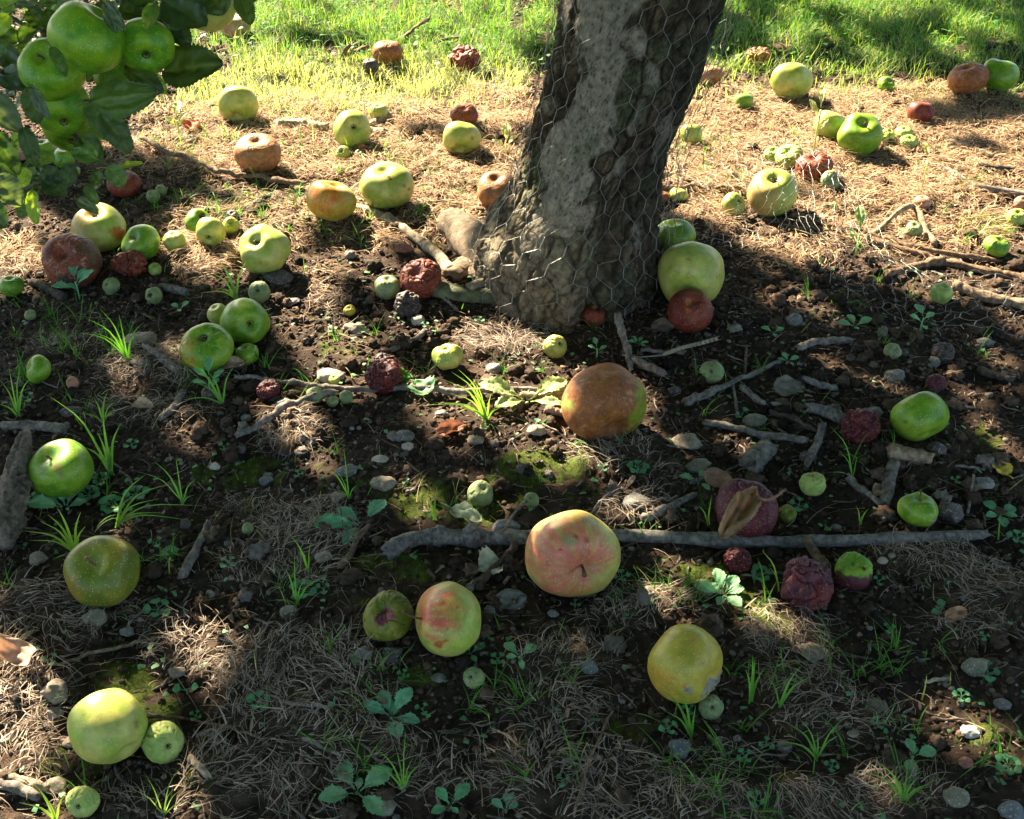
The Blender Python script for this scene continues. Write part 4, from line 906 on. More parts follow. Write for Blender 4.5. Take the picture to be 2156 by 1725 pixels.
apple(1494,158,54,'ob','tan brown apple in grass just right of the trunk',0,.9,'s',.8,'s',blush=(-.5,.1,.6,.6,(.48,.36,.28)))
apple(1566,212,41,'g','dull green apple lying on thatch behind the netting',0,.9,'s',.86)
apple(1866,179,38,'g','dull green creased apple in the shaded grass edge',.3,.5,'s',.8,'w')
apple(2039,165,82,'br','wrinkled brown apple beside a green one in far right grass',-.3,.8,'s',.78,'s',ring=.5,short='brown apple in far right grass')
apple(2104,158,76,'g','green apple partly behind the brown one in far right grass',.1,.9,'s',.9,short='green apple in far right grass')
apple(1938,236,54,'rd','shiny dark red brown apple on grey thatch',.1,.93,'s',.88,lobes=.04,short='shiny dark red brown apple')
apple(2098,519,54,'g','dark green ribbed shrivelled apple with bent stem',.25,.75,'s',.78,'w',lobes=.05,stem=.6,short='ribbed shrivelled apple with stem')
apple(1925,484,36,'gg','small grooved green fruit under the arching root',-.1,.6,'s',.95,'w')
apple(1942,426,38,'pk','pinkish dry fruit half buried in thatch behind the arching root',0,.8,'s',.75,'c')
apple(2140,458,40,'pg','pale grooved fruit at the right edge',0,.6,'s',.9,'w',short='pale fruit at the right edge')
apple(2152,428,34,'pk','pinkish fruit cut by the right edge',0,.6,'s',.9,'s')
apple(1983,618,46,'pg','pale wrinkled apple caught in the low netting on the right',0,.7,'s',.95,'s',short='pale apple in the low netting')
apple(1879,740,37,'gg','mouldy green fruit among clods on the right',.2,.5,'s',.9,'W',mould=[(.1,-.2,.5,.4,0)],short='mouldy fruit among clods')
apple(1986,742,46,'bk','black shrivelled mummy fruit among clods on the right',0,.6,'s',.85,'m')
apple(1970,808,40,'pu','dark purple mummy fruit with short stem above the plain green apple',0,-.3,'s',.95,'m',stem=.4)
# the hanging cluster
HG = 'apples hanging on the low branch'
def hang(u, v, w, dep, lab, **kw):
    return apple(u, v, w, kw.pop('pig', 'dg'), lab, depth=dep, group=HG, **kw)
hang(182,81,151,1.43,'largest of the hanging green apples, at the top of the cluster',ax=.55,ay=.75,short='largest hanging apple',k=.95)
hang(307,95,118,1.47,'hanging green apple at the right with its calyx near the bottom',ax=.22,ay=-.76,end='c',k=.88,short='right hanging apple')
hang(112,148,135,1.49,'hanging green apple at the left with dark stem hollow showing',ax=-.08,ay=.30,stem=.3,k=.90,short='left hanging apple')
hang(129,225,127,1.53,'hanging green apple below the left one, third row down',ax=.3,ay=-.85,end='c',k=.92,short='third hanging apple')
hang(155,268,119,1.58,'lowest of the hanging green apples, above a bare twig',ax=.1,ay=-.9,end='c',k=.88,short='lowest hanging apple',pig='g')
hang(241,157,86,1.56,'smaller hanging apple behind the two biggest, calyx showing',ax=.22,ay=.5,end='c',k=.92,pig='g')
hang(438,12,118,1.50,'hanging yellow green apple cut by the top edge and shaded by a leaf',ax=.5,ay=.6,k=.92,pig='yg',short='top hanging apple')
hang(121,38,62,1.56,'small hanging apple peeping from behind the largest one',ax=-.3,ay=.5,k=.95)
hang(492,2,46,1.62,'pale hanging apple just showing behind the shaded one at the top edge',ax=.3,ay=.6,k=.95,pig='yg')

# ------------------------------------------------------------------ telling the small things apart
USED = set()
def say(desc, u, v):
    c = sorted(LAND, key=lambda L: (L[0]-u)**2 + 1.6*(L[1]-v)**2)[:6]
    for wd in ('', 'further '):
        for (a, b, s) in c:
            dx, dy = u-a, v-b
            d = math.hypot(dx, dy)
            near = 'just ' if d < 95 else ''
            if abs(dx) > 1.6*abs(dy): rel = 'right of' if dx > 0 else 'left of'
            elif abs(dy) > 1.6*abs(dx): rel = 'in front of' if dy > 0 else 'behind'
            else: rel = ('in front and ' if dy > 0 else 'behind and ') + ('right of' if dx > 0 else 'left of')
            t = f"{desc} {near}{wd}{rel} the {s}"
            if t not in USED and len(t.split()) <= 16: USED.add(t); return t
    t = f"{desc} near the {c[0][2]}"; USED.add(t); return t

# ------------------------------------------------------------------ sticks
WC = {'grey': (.18,.158,.138), 'tan': (.25,.185,.125), 'dark': (.07,.055,.045), 'brown': (.17,.115,.075), 'pale': (.33,.27,.19), 'blue': (.175,.162,.152)}
def stick(pts, r0, r1, colr, desc, name='stick', h=0.0, cat='stick', rough=.16, flat=1.0, knots=0, lab=None, sides=9, lifted=0.0):
    """pts in reference pixels (optionally with height), r in reference pixels"""
    P = []; 
    for q in pts:
        hh_ = q[2] if len(q) > 2 else None
        p0 = on_ground(q[0], q[1]); d = (p0-CAM) @ FWD; rr = (r0+r1)/2*d/FPX
        P.append(on_ground(q[0], q[1], (hh_ if hh_ is not None else rr*.75 + h)))
    P = np.array(P); n = max(16, int(np.linalg.norm(np.diff(P, axis=0), axis=1).sum()/.0035)); n = min(n, 260)
    C = catmull(P, n) if len(P) > 2 else P[0] + (P[-1]-P[0])*np.linspace(0, 1, n)[:, None]
    L = np.linalg.norm(P[-1]-P[0]); C = C + .012*L*np.stack([perlin(np.stack([np.linspace(0, 5, n), np.full(n, k_), np.full(n, P[0][0]*50)], -1)) for k_ in (.5, 3.5, 7.5)], -1)
    dep = (C-CAM) @ FWD; R = np.linspace(r0, r1, n)*dep/FPX
    for k_ in range(knots):
        c_ = rng.uniform(.08, .92); R = R*(1+.35*np.exp(-((np.linspace(0, 1, n)-c_)/.02)**2))
    R[0] *= .82; R[-1] *= .8
    R = R*(1+.22*perlin(np.stack([np.linspace(0, 9, n), np.full(n, 3.3), np.full(n, P[0][1]*40)], -1)))
    C[:, 2] = np.maximum(C[:, 2], height(C[:, 0], C[:, 1]) + R*.55 + (.004 if R.mean() < .006 else 0) + lifted)
    V, Q = tube(C, R, sides, rough*1.5, P[0][0]*37+P[0][1]*11, flat)
    ax0 = unit(C[1]-C[0]); ax1 = unit(C[-1]-C[-2]); jg = rng.uniform(-1, 1, (2, sides))[..., None]*R.mean()*.8; V[sides:2*sides] += ax0*jg[0]; V[-2*sides:-sides] += ax1*jg[1]
    b = MB(); c = np.array(WC[colr]); rad = R.mean()
    m_ = fbm(V*60, 2)[:, None] + .8*perlin(V*260)[:, None]; cc_ = c*(1+.6*m_); gm = sstep(.15, .5, fbm(V*25+3, 2))[:, None]*.3; cc_ = cc_*(1-gm) + np.array([.12, .135, .08])*gm
    b.add(V, Q, col=cc_)
    o = b.build(name, M['wood'], loc=C[0]); u, v = np.mean([q[0] for q in pts]), np.mean([q[1] for q in pts])
    tag(o, lab or say(desc, u, v), cat, 'sticks lying on the soil'); return o
B1 = stick([(808,1163),(865,1141),(930,1130),(1000,1132),(1110,1131),(1300,1134),(1500,1141),(1700,1141),(1880,1140),(2072,1125)], 18, 10, 'blue', '', 'branch', cat='branch', knots=7, lab='long grey branch lying across the foreground under the biggest blushed apple', sides=14, rough=.2)
b = MB(); V, Q = tube(catmull(gpath([(985,1120,.014),(992,1112,.028),(998,1105,.034)]), 8), .006, 8, .2, 3); b.add(V, Q, col=WC['grey']); V, Q = tube(catmull(gpath([(905,1122,.016),(906,1114,.026)]), 6), .004, 7, .2, 4) if False else tube(gpath([(905,1128,.014),(906,1117,.024),(906,1112,.026)]), .004, 7, .2, 4); b.add(V, Q, col=WC['grey']); b.build('twig_stub', M['wood'], B1)
stick([(492,800),(600,812),(700,821),(860,827),(1000,831),(1190,833)], 4.5, 6, 'grey', '', lab='thin straight twig running left from the large brown rotten apple', knots=6, lifted=.004)
stick([(500,925),(560,893),(620,860),(705,836)], 7, 9, 'grey', '', lab='knobbly twig slanting up towards three little wrinkled fruits', knots=3, lifted=.005)
stick([(300,302),(370,337),(450,370),(540,385),(645,402)], 4, 6, 'brown', '', lab='thin brown twig slanting down in front of the tan leathery apple', knots=3, lifted=.010)
stick([(748,432),(800,455),(860,490),(900,520),(935,550),(950,572)], 7, 13, 'pale', '', lab='smooth pale branch curving from the scarred apple to the trunk root', cat='branch', name='branch', knots=2)
stick([(1300,660,.05),(1310,700,.03),(1322,740,.012),(1328,778,.006)], 9, 6, 'grey', 'short bent grey twig', knots=2)
stick([(1440,852),(1475,838),(1530,815),(1642,763)], 9, 5, 'grey', '', lab='slanting grey twig with gnarled left end below the grey cracked apple', knots=2)
S = [
 ([(1480,895),(1560,908),(1700,931)],6,8,'grey','splintery grey stick'), ([(1732,895),(1720,935),(1698,981)],8,8,'grey','short upright looking stick'),
 ([(1574,984),(1620,938)],24,20,'grey','thick chunk of cracked wood'), ([(1703,858),(1740,866),(1776,884)],12,14,'blue','stout grey stick end'),
 ([(1868,953),(1964,966)],17,15,'tan','flat block of bark'), ([(1880,976),(1872,1015),(1863,1062)],13,14,'grey','fibrous grey stick'),
 ([(1785,1008),(1820,1038),(1856,1067)],9,6,'grey','split grey stick'), ([(1354,1098),(1400,1075),(1462,1043)],10,7,'grey','dark broken twig'),
 ([(1340,1078),(1427,1049)],3,3,'grey','hair thin twig'), ([(722,1196),(745,1160),(778,1109)],8,5,'brown','cracked brown stick'),
 ([(384,1219),(410,1170),(442,1099)],11,8,'grey','short grey stick'), ([(305,731),(340,755),(376,784)],6,9,'grey','short grey twig piece'),
 ([(338,603),(395,616)],8,9,'grey','stubby grey twig piece'), ([(67,592),(100,605),(138,628)],8,11,'dark','dark splintered stick'),
 ([(337,886),(362,866),(387,826)],6,7,'grey','curved grey root'), ([(0,897),(70,895),(138,904)],10,12,'grey','grey weathered stick'),
 ([(-30,1634),(40,1647),(102,1663)],11,11,'pale','long pale split of wood'), ([(-20,1652),(84,1684)],10,12,'grey','grey split of wood'),
 ([(306,1513),(420,1522),(604,1583)],3.5,2.5,'brown','long thin stalk'), ([(1664,454),(1748,480),(1832,497),(1944,528),(2109,553)],6,5,'brown','long reddish brown twig'),
 ([(1821,500),(1888,522),(1989,553),(2112,578),(2200,590)],8,8,'brown','long brown branch'), ([(1869,577),(1925,562),(1985,550)],8,10,'brown','forked brown twig'),
 ([(2006,601),(2070,623),(2190,648)],12,11,'tan','thick tan branch'), ([(1947,342),(2000,361),(2051,392),(2112,403),(2200,418)],6,8,'grey','crooked grey branch'),
 ([(1941,330),(2011,340)],8,7,'brown','short brown stick'), ([(2060,350),(2170,363)],7,7,'dark','dark half buried stick'), ([(2000,300),(2098,338)],6,5,'pale','pale straight stick'),
 ([(1832,503,.0),(1865,470,.01),(1899,441,.03),(1925,436,.03),(1944,469,.015),(1966,522,.0)],5,7,'tan','arching pale root'), ([(1410,367),(1567,386)],4,4,'pale','thin pale stalk'),
 ([(1390,396),(1470,398),(1562,404)],6,6,'brown','straight brown stick'), ([(848,88,.0),(870,62,.05),(904,40,.12)],4,3,'brown','upright brown twig'),
 ([(719,128,.0),(728,105,.03),(738,95,.045)],6,4,'brown','forked brown twig'), ([(728,115,.01),(750,108,.02),(776,98,.035)],6,4,'brown','bent brown twig'), ([(915,92,.01),(930,85,.02),(968,78,.02)],4,2.5,'brown','thin bare twig'),
 ([(582,262),(635,262),(688,270)],12,11,'pale','pale sunlit log'), ([(776,265),(822,243)],8,10,'pale','chipped piece of wood'), ([(778,276),(812,279)],9,9,'pale','pale round wood end'),
 ([(898,428),(950,433),(1018,449)],3.5,6,'brown','thin brown stick'), ([(905,603,.012),(930,625,.006),(965,658)],5,3,'grey','thin grey twig'), ([(820,741),(860,723),(896,700)],5,6,'grey','grey twig'),
 ([(1292,1494,.01),(1245,1592,.012),(1208,1715,.008)],2.5,3,'brown','long dark bent stem'), ([(1186,1607),(1265,1600)],4,5,'grey','short grey straw stick'), ([(1947,1440),(2001,1434)],4,4,'pale','little pale stick'),
 ([(1696,1133,.02),(1716,1165,.01),(1742,1202)],8,10,'brown','rusty brown stick'), ([(1455,1020),(1485,1010)],6,5,'grey','little grey twig'), ([(1060,1235),(1100,1185)],4,3,'grey','thin dark twig'),
 ([(1000,1235),(1070,1175),(1085,1150)],8,9,'dark','dark stick'), ([(985,1240),(1010,1225)],6,6,'grey','short dark stick'), ([(1860,1100),(1866,1075)],5,4,'grey','small twig'),
 ([(1620,870),(1700,905),(1740,912)],6,5,'dark','dark root piece'), ([(1560,820),(1600,850),(1660,862)],7,5,'grey','grey bark sliver'), ([(1690,800),(1720,812),(1760,820)],7,7,'blue','curved grey twig'),
 ([(1540,800),(1548,845),(1553,878)],3,3,'grey','upright stalk'), ([(1571,735),(1568,790)],3,3,'brown','upright dry stalk'), ([(1680,735),(1720,722),(1790,718)],9,8,'grey','half buried stick'),
 ([(1350,742),(1440,748)],4,5,'grey','dark straight stick'), ([(1330,760),(1400,790)],9,8,'grey','worn stick'), ([(1150,865),(1195,875)],8,10,'tan','sunlit stick end'), ([(1095,836),(1190,838)],7,8,'tan','sunlit twig piece'),
 ([(2010,985),(2070,993)],3,3,'grey','fine pale twig'), ([(2050,1000,.02),(2043,1050,.005),(2036,1085)],3,3,'grey','upright fine stalk'), ([(2060,780),(2130,800)],10,8,'dark','dark bark piece'),
 ([(1560,1215),(1690,1205)],3,3,'grey','fine straight straw stalk'), ([(590,1480),(700,1500)],4,4,'grey','grey straw stalk'), ([(640,1560),(720,1600)],5,4,'grey','weathered twig'),
 ([(60,1420),(170,1390),(330,1345)],3,4,'tan','long tan grass stalk'), ([(400,1600),(440,1640)],9,7,'pale','sunlit splinter of wood'), ([(1240,1090),(1300,1035)],3,3,'grey','thin twig'), ([(1055,1125,.03),(1100,1060,.015),(1125,1048,.01)],3,3,'grey','leaning thin stem')]
for s_ in S: stick(*s_)
# the thick driftwood on the left
P = catmull(gpath([(58,905,.045),(46,950,.04),(34,1010,.032),(22,1070,.025),(8,1150,.012)]), 50)
V, Q = tube(P, np.interp(np.linspace(0, 1, 50), [0, .05, .3, .6, .85, 1], [.003, .007, .014, .018, .020, .012]), 30, .5, 4.4, .8)
b = MB(); b.add(V, Q, col=np.array([.155, .125, .10])*(1+.8*fbm(V*70, 3))[:, None]); o = b.build('driftwood', M['wood'], loc=P[0]); tag(o, 'thick grey piece of driftwood like bark standing at the left edge', 'driftwood')

# ------------------------------------------------------------------ stones
SCOL = {'grey': (.19,.185,.17), 'pale': (.46,.42,.34), 'tan': (.32,.26,.19), 'blue': (.15,.165,.18), 'dark': (.11,.09,.085), 'red': (.36,.14,.11), 'white': (.62,.60,.55), 'olive': (.22,.21,.15)}
ST = [(120,1452,62,64,'tan','angular sunlit'),(201,1295,52,46,'olive','angular'),(271,1331,36,22,'grey','smooth'),(372,1413,44,24,'tan','flat'),(610,1284,40,34,'olive','round'),(814,1695,44,40,'olive','round'),(769,1372,44,24,'grey','angular'),
 (822,1376,56,36,'dark','dark'),(923,1425,34,16,'grey','small'),(1242,1404,40,38,'blue','round'),(1432,1572,54,42,'blue','large speckled'),(2053,1398,66,42,'olive','large flat'),(2040,1538,46,24,'white','white sunlit'),(2011,1670,56,48,'olive','mossy round'),
 (2126,1703,52,46,'blue','round'),(2032,1604,30,28,'red','brick red'),(1796,1543,26,14,'tan','tiny tan'),(1449,928,72,26,'tan','long flaky'),(1469,977,62,34,'olive','wedge shaped'),(1340,1053,66,28,'grey','long flat'),(1589,884,54,30,'olive','rounded'),
 (1066,1108,60,34,'blue','smooth'),(850,917,48,26,'grey','smooth oval'),(800,967,38,16,'pale','small pale'),(730,988,50,30,'grey','angular slab'),(806,1016,62,28,'tan','long brown'),(710,1045,38,26,'tan','round tan'),(561,1010,32,22,'grey','small curled'),
 (682,1170,38,28,'tan','angular'),(860,939,30,18,'pale','small pale'),(604,950,36,16,'blue','flat'),(1041,775,38,28,'grey','rounded'),(880,671,32,28,'pale','cream square'),(697,789,60,32,'pale','sunlit blocky'),(744,690,52,30,'tan','sunlit crumbly'),
 (599,846,38,18,'blue','smooth oval'),(851,521,38,24,'red','reddish flat'),(587,583,62,30,'dark','dark flat'),(610,635,44,16,'grey','long grey'),(294,715,76,24,'tan','flaky flat'),(297,763,40,16,'grey','flat grey'),(148,865,50,20,'dark','smooth'),
 (1672,671,34,40,'grey','flat upright'),(2072,719,44,24,'grey','angular'),(1997,1075,60,56,'dark','dark flat'),(2070,1016,46,30,'grey','angular'),(1970,942,42,32,'dark','dark round'),(1840,866,38,22,'grey','small grey'),(2006,846,40,24,'olive','mossy'),
 (453,980,28,20,'pale','shell like'),(444,1249,22,26,'olive','small upright'),(81,1173,40,32,'tan','rounded'),(566,1000,20,14,'grey','tiny'),(1130,560,1,1,'grey','')][:-1]
ST += [(1960,760,40,26,'grey','crumbly'),(1885,790,50,34,'grey','lumpy'),(1700,960,40,26,'dark','dark lumpy'),(1560,1020,30,18,'grey','small'),(1000,925,40,22,'tan','rough'),(1130,905,44,24,'tan','sunlit rough'),(1100,985,30,26,'dark','dark'),(1165,1290,26,16,'grey','small'),
 (990,1235,26,20,'grey','small'),(1080,1270,44,26,'dark','sharp'),(930,870,30,18,'grey','small'),(655,930,26,16,'grey','small'),(1380,1240,46,22,'tan','sunlit crumbly'),(1710,1370,70,24,'tan','sunlit flat'),(1420,820,30,18,'dark','small dark'),(2110,1480,40,22,'grey','flat'),
 (115,1500,40,26,'tan','small sunlit'),(150,1560,40,24,'tan','sunlit lumpy'),(120,1650,54,34,'tan','sunlit blocky'),(520,880,26,16,'grey','tiny grey'),(200,1000,20,14,'grey','tiny'),(1760,1110,26,18,'grey','small'),(1855,1190,24,16,'pale','small pale'),(1490,1245,36,22,'tan','crusty')]
v4, f4 = IC[4]; v3, f3 = IC[3]
for i, (u, v, w, h, ck_, ds) in enumerate(ST):
    g = on_ground(u, v + h*.25); dep = (g-CAM) @ FWD; a = w*dep/(2*FPX); bh = h*dep/(2*FPX)/.95
    r2 = np.random.default_rng(100+i)
    P = v3.copy()
    for _ in range(9):       # knock flat facets off the pebble
        nn = unit(r2.normal(size=3)); lim = r2.uniform(.62, .92); dd = P @ nn; P = P - np.clip(dd-lim, 0, None)[:, None]*nn*.9
    P = P*(1 + (.10 if 'smooth' in ds or 'round' in ds else .22)*fbm(P*1.6+i*3.1, 3)[:, None])
    P = P/np.abs(P).max(0)*np.array([a, a*.75 if h < w*.7 else a*.9, max(bh*.85, a*.35)])
    P = P + np.array([g[0], g[1], height1(g[0], g[1]) + max(bh*.85, a*.35)*.45])
    c = np.array(SCOL[ck_])*.66*(1+.6*fbm(P*90, 3))[:, None]
    o = make_obj('stone', P, f3, M['stone'], col=c, loc=g); tag(o, say((ds+' stone') if any(k in ds for k in ('grey','dark','tan','brown','red','white','pale','cream')) else ds+' '+{'olive':'drab','blue':'blue grey'}.get(ck_, ck_)+' stone', u, v), 'stone', 'stones lying on the soil')

# ------------------------------------------------------------------ leaves
def leaf_geo(base, tip, width, nrm, outline='apple', fold=.18, droop=.12, curl=0.0, nx=14, ny=6, wav=.03, sd=0, serr=.04):
    """a leaf blade from base to tip; returns V, Q; nrm is the upward side"""
    base, tip, nrm = map(np.asarray, (base, tip, nrm)); ax = tip-base; L = np.linalg.norm(ax); ax = ax/L
    sid = unit(np.cross(nrm, ax)); up = np.cross(ax, sid)
    t = np.linspace(0, 1, nx*2+1)
    if outline == 'apple': wv = np.sin(math.pi*t**.86)**.52*(1-.12*t)
    elif outline == 'round': wv = np.sqrt(np.clip(1-((t-.62)/.40)**2, 0, 1)); wv = np.maximum(wv, .10*(t < .5))
    elif outline == 'lobed':
        wv = np.sin(math.pi*np.clip((t-.12)/.88, 0, 1)**1.35)**.75; wv = np.maximum(wv, .09)*(1+.20*np.abs(((t*6.5) % 1)-.5)*2*(t > .25) - .12*(t > .25))
    elif outline == 'oval': wv = np.sin(math.pi*t)**.7; wv = np.maximum(wv, .08*(t < .3))
    else: wv = np.sin(math.pi*t)**.6
    wv = wv*(1 + serr*np.where(np.arange(len(t)) % 2, 1, -1)*(t > .1)*(t < .97)); wv[-1] = .0; wv[0] = max(wv[0], .03)
    s = np.linspace(-1, 1, 2*ny+1)
    T, Sg = np.meshgrid(t, s, indexing='ij'); Wd = wv[:, None]*np.abs(Sg)
    wave = wav*L*perlin(np.stack([T*4+sd, Sg*2, 0*T+sd], -1))
    cx_ = Sg*wv[:, None]*width/2
    z_ = fold*np.abs(cx_) - droop*L*(T**2 - .3*T)*1.2 + wave - .25*0*T
    z_ = z_ - .004*L*np.cos(T*60 - np.abs(Sg)*7)*(np.abs(Sg) > .05)*1.2
    if curl:
        an = cx_/(width/2)*curl; cx_ = np.sin(an)/max(curl, 1e-3)*width/2; z_ = z_ + (1-np.cos(an))/curl*width/2
    V = base + ax*(T*L)[..., None] + sid*cx_[..., None] + up*z_[..., None]
    return V.reshape(-1, 3), gridfaces(len(t), len(s)), (T, Sg)
def leaf_col(T, Sg, c, vein=.25, sd=0):
    v_ = np.maximum(np.exp(-(Sg/.07)**2), .55*sstep(.86, 1, np.cos(T*38 - np.abs(Sg)*9)))[..., None]*vein
    C = np.array(c)*(1 + .22*fbm(np.stack([T*5+sd, Sg*2.5, 0*T+sd], -1), 2))[..., None]
    return (C*(1-v_) + np.array([c[0]*1.9+.04, c[1]*1.5+.04, c[2]*1.6+.02])*v_).reshape(-1, 3)

# hanging branch of the neighbouring tree
br = empty('apple_branch', at_depth(150, 20, 1.6)); tag(br, 'leafy low apple branch hanging into the top left corner', 'branch')
def dpath(pts): return np.array([at_depth(u, v, d) for (u, v, d) in pts])
b = MB()
for pts, r0, r1 in [([(-60,-60,1.6),(60,-30,1.6),(180,-20,1.55),(330,-25,1.55),(470,-40,1.55)],.008,.005), ([(60,-30,1.6),(90,60,1.6),(110,130,1.6),(150,215,1.62),(160,290,1.55),(158,320,1.52),(163,345,1.5)],.005,.0028),
    ([(0,20,1.62),(60,70,1.62),(20,130,1.62)],.003,.002),([(163,345,1.5),(120,370,1.52),(60,395,1.52),(10,420,1.55)],.0028,.002),([(163,340,1.5),(200,345,1.5),(240,350,1.5),(265,358,1.5)],.0022,.0015),([(100,375,1.52),(80,410,1.5),(60,440,1.5)],.002,.0014),
    ([(178,-20,1.5),(182,10,1.46)],.003,.003),([(300,-20,1.52),(310,40,1.49)],.003,.003),([(110,100,1.6),(108,140,1.52)],.003,.003),([(150,215,1.6),(190,212,1.5),(215,213,1.48)],.002,.0012)]:
    V, Q = tube(catmull(dpath(pts), 24), np.linspace(r0, r1, 24), 8, .2, r0*999); b.add(V, Q, col=(.13, .10, .08))
b.build('twig', M['wood'], br)
def hleaf(u0, v0, u1, v1, wpx, d0, d1=None, c=(.055,.12,.035), tilt=(0., 0.), fold=.25, droop=.10, curl=0., sd=None):
    d1 = d0 if d1 is None else d1
    p0, p1 = at_depth(u0, v0, d0), at_depth(u1, v1, d1)
    nrm = unit(-FWD + tilt[0]*RIGHT + tilt[1]*UP); sd = rng.uniform(0, 90) if sd is None else sd
    V, Q, (T, Sg) = leaf_geo(p0, p1, wpx*d0/FPX, nrm, 'apple', fold, droop, curl, sd=sd, wav=.07, serr=.065)
    b = MB(); b.add(V, Q, col=leaf_col(T, Sg, c, .4, sd=sd)); 
    pv, pq = tube(np.array([p0 - (p1-p0)*.22 + rng.normal(0, .003, 3), p0 - (p1-p0)*.1, p0 + (p1-p0)*.05]), .0009, 5); b.add(pv, pq, col=(.12, .16, .05))
    return b.build('leaf', M['leaf'], br)
DG = (.026,.062,.018); MG = (.045,.105,.028); LG = (.10,.20,.04); BG = (.06,.105,.075); YG = (.17,.30,.03)
HL = [(345,150,462,132,104,1.50,1.47,DG,(.1,.2)),(190,214,326,196,84,1.44,1.42,MG,(-.1,-.75)),(212,236,276,322,62,1.46,1.48,DG,(.4,.2)),(203,205,235,300,70,1.52,1.54,MG,(.2,0)),(262,140,345,192,56,1.50,1.52,DG,(.3,.3)),(300,150,350,196,38,1.53,1.53,LG,(.2,.1)),
 (232,0,242,66,44,1.38,1.36,DG,(-.5,.3)),(222,8,260,62,30,1.36,1.35,BG,(-.2,.4)),(325,8,308,62,36,1.40,1.38,LG,(.2,.6)),(62,182,80,262,52,1.40,1.42,DG,(.3,.3)),(70,185,100,250,34,1.39,1.39,BG,(-.5,.2)),(108,100,140,160,30,1.38,1.38,MG,(.6,.2)),
 (0,150,70,185,58,1.5,1.46,DG,(0,.3)),(-25,200,40,275,64,1.45,1.45,BG,(-.1,.4)),(38,180,-15,150,48,1.5,1.5,DG,(0,.3)),(-10,280,38,366,52,1.45,1.45,DG,(.2,.2)),(48,268,78,350,40,1.44,1.45,DG,(.5,0)),(170,290,210,345,60,1.52,1.5,MG,(0,.3)),(205,335,150,312,50,1.49,1.5,LG,(0,.4)),
 (228,350,262,392,44,1.46,1.47,MG,(.2,.1)),(162,420,206,445,30,1.5,1.5,BG,(-.3,.6)),(250,355,298,340,22,1.52,1.5,YG,(.2,.6)),(68,400,74,472,36,1.42,1.42,YG,(-.25,.05)),(60,420,40,460,36,1.45,1.45,MG,(.1,.1)),(-10,372,44,432,64,1.4,1.4,BG,(.2,.35)),(-30,430,10,480,60,1.42,1.42,DG,(0,.2)),
 (90,380,140,410,48,1.5,1.5,DG,(0,.3)),(120,352,90,400,44,1.5,1.5,DG,(.3,.1)),(30,355,0,320,40,1.5,1.5,LG,(0,.1)),(55,352,48,395,30,1.48,1.48,YG,(.3,0)),(150,345,140,395,38,1.5,1.5,DG,(.2,0)),(215,360,190,400,36,1.5,1.52,DG,(.1,.2)),(180,392,206,430,26,1.5,1.5,MG,(.1,.4)),
 (0,20,48,-5,46,1.5,1.5,LG,(0,.2)),(20,30,-12,75,44,1.52,1.52,YG,(0,0)),(30,10,90,12,34,1.46,1.45,BG,(0,.7)),(80,10,140,-2,36,1.44,1.44,MG,(0,.5)),(40,90,78,45,38,1.55,1.55,DG,(.2,.2)),(85,92,50,130,40,1.55,1.55,YG,(.1,0)),(60,20,95,60,44,1.55,1.55,DG,(.1,.2)),(100,20,110,60,34,1.5,1.5,DG,(.3,.2)),
 (-20,100,40,140,62,1.55,1.52,DG,(.1,.3)),(-10,60,50,95,46,1.56,1.56,MG,(.1,.3)),(150,-5,120,30,36,1.42,1.42,BG,(0,.5)),(205,5,240,40,40,1.45,1.45,DG,(.2,.2)),(250,20,300,30,52,1.5,1.5,DG,(0,.3)),(330,20,300,75,60,1.52,1.5,DG,(.1,.2)),(345,0,430,50,96,1.42,1.40,DG,(.1,.1)),
 (400,-10,352,60,90,1.44,1.44,DG,(.1,.2)),(340,40,400,90,60,1.5,1.49,DG,(0,.2)),(352,62,398,92,44,1.5,1.5,DG,(.1,.3)),(440,-20,470,30,80,1.42,1.42,DG,(.1,0)),(505,-10,528,50,44,1.46,1.45,MG,(.2,0)),(480,-20,540,0,40,1.48,1.48,MG,(0,.2)),(380,-20,470,-15,60,1.4,1.4,DG,(0,.2)),(270,-20,330,10,60,1.45,1.45,DG,(0,.3)),
 (160,-15,220,-18,50,1.42,1.42,DG,(0,.3)),(20,235,-20,250,44,1.5,1.5,MG,(0,.2)),(30,300,-8,330,40,1.5,1.5,DG,(0,.2)),(76,300,60,345,30,1.52,1.52,DG,(.3,.2)),(190,130,215,160,34,1.56,1.56,BG,(0,.5)),(215,150,180,170,30,1.6,1.6,DG,(0,.2)),(108,392,60,380,40,1.54,1.54,MG,(.1,.3)),(30,395,70,420,40,1.52,1.52,DG,(.2,.3))]
for L_ in HL: hleaf(L_[0], L_[1], L_[2], L_[3], L_[4], L_[5], L_[6], L_[7], L_[8])
for i in range(34):      # smaller leaves that fill the left of the spray
    if i < 20: u, v = rng.uniform(-30, 60), rng.uniform(-20, 440)
    elif i < 27: u, v = rng.uniform(60, 130), rng.uniform(330, 420)
    else: u, v = rng.uniform(160, 480), rng.uniform(-30, 8)
    a = rng.uniform(0, 6.28); l = rng.uniform(36, 66); d = rng.uniform(1.50, 1.66)
    if u > 30 and v > 395: continue
    hleaf(u, v, u+l*math.cos(a), v+l*math.sin(a)*.7+10, l*rng.uniform(.55, .75), d, d+rng.normal(0, .015), [DG, DG, MG, BG, LG][i % 5], (rng.normal(0, .3), rng.normal(.2, .3)))

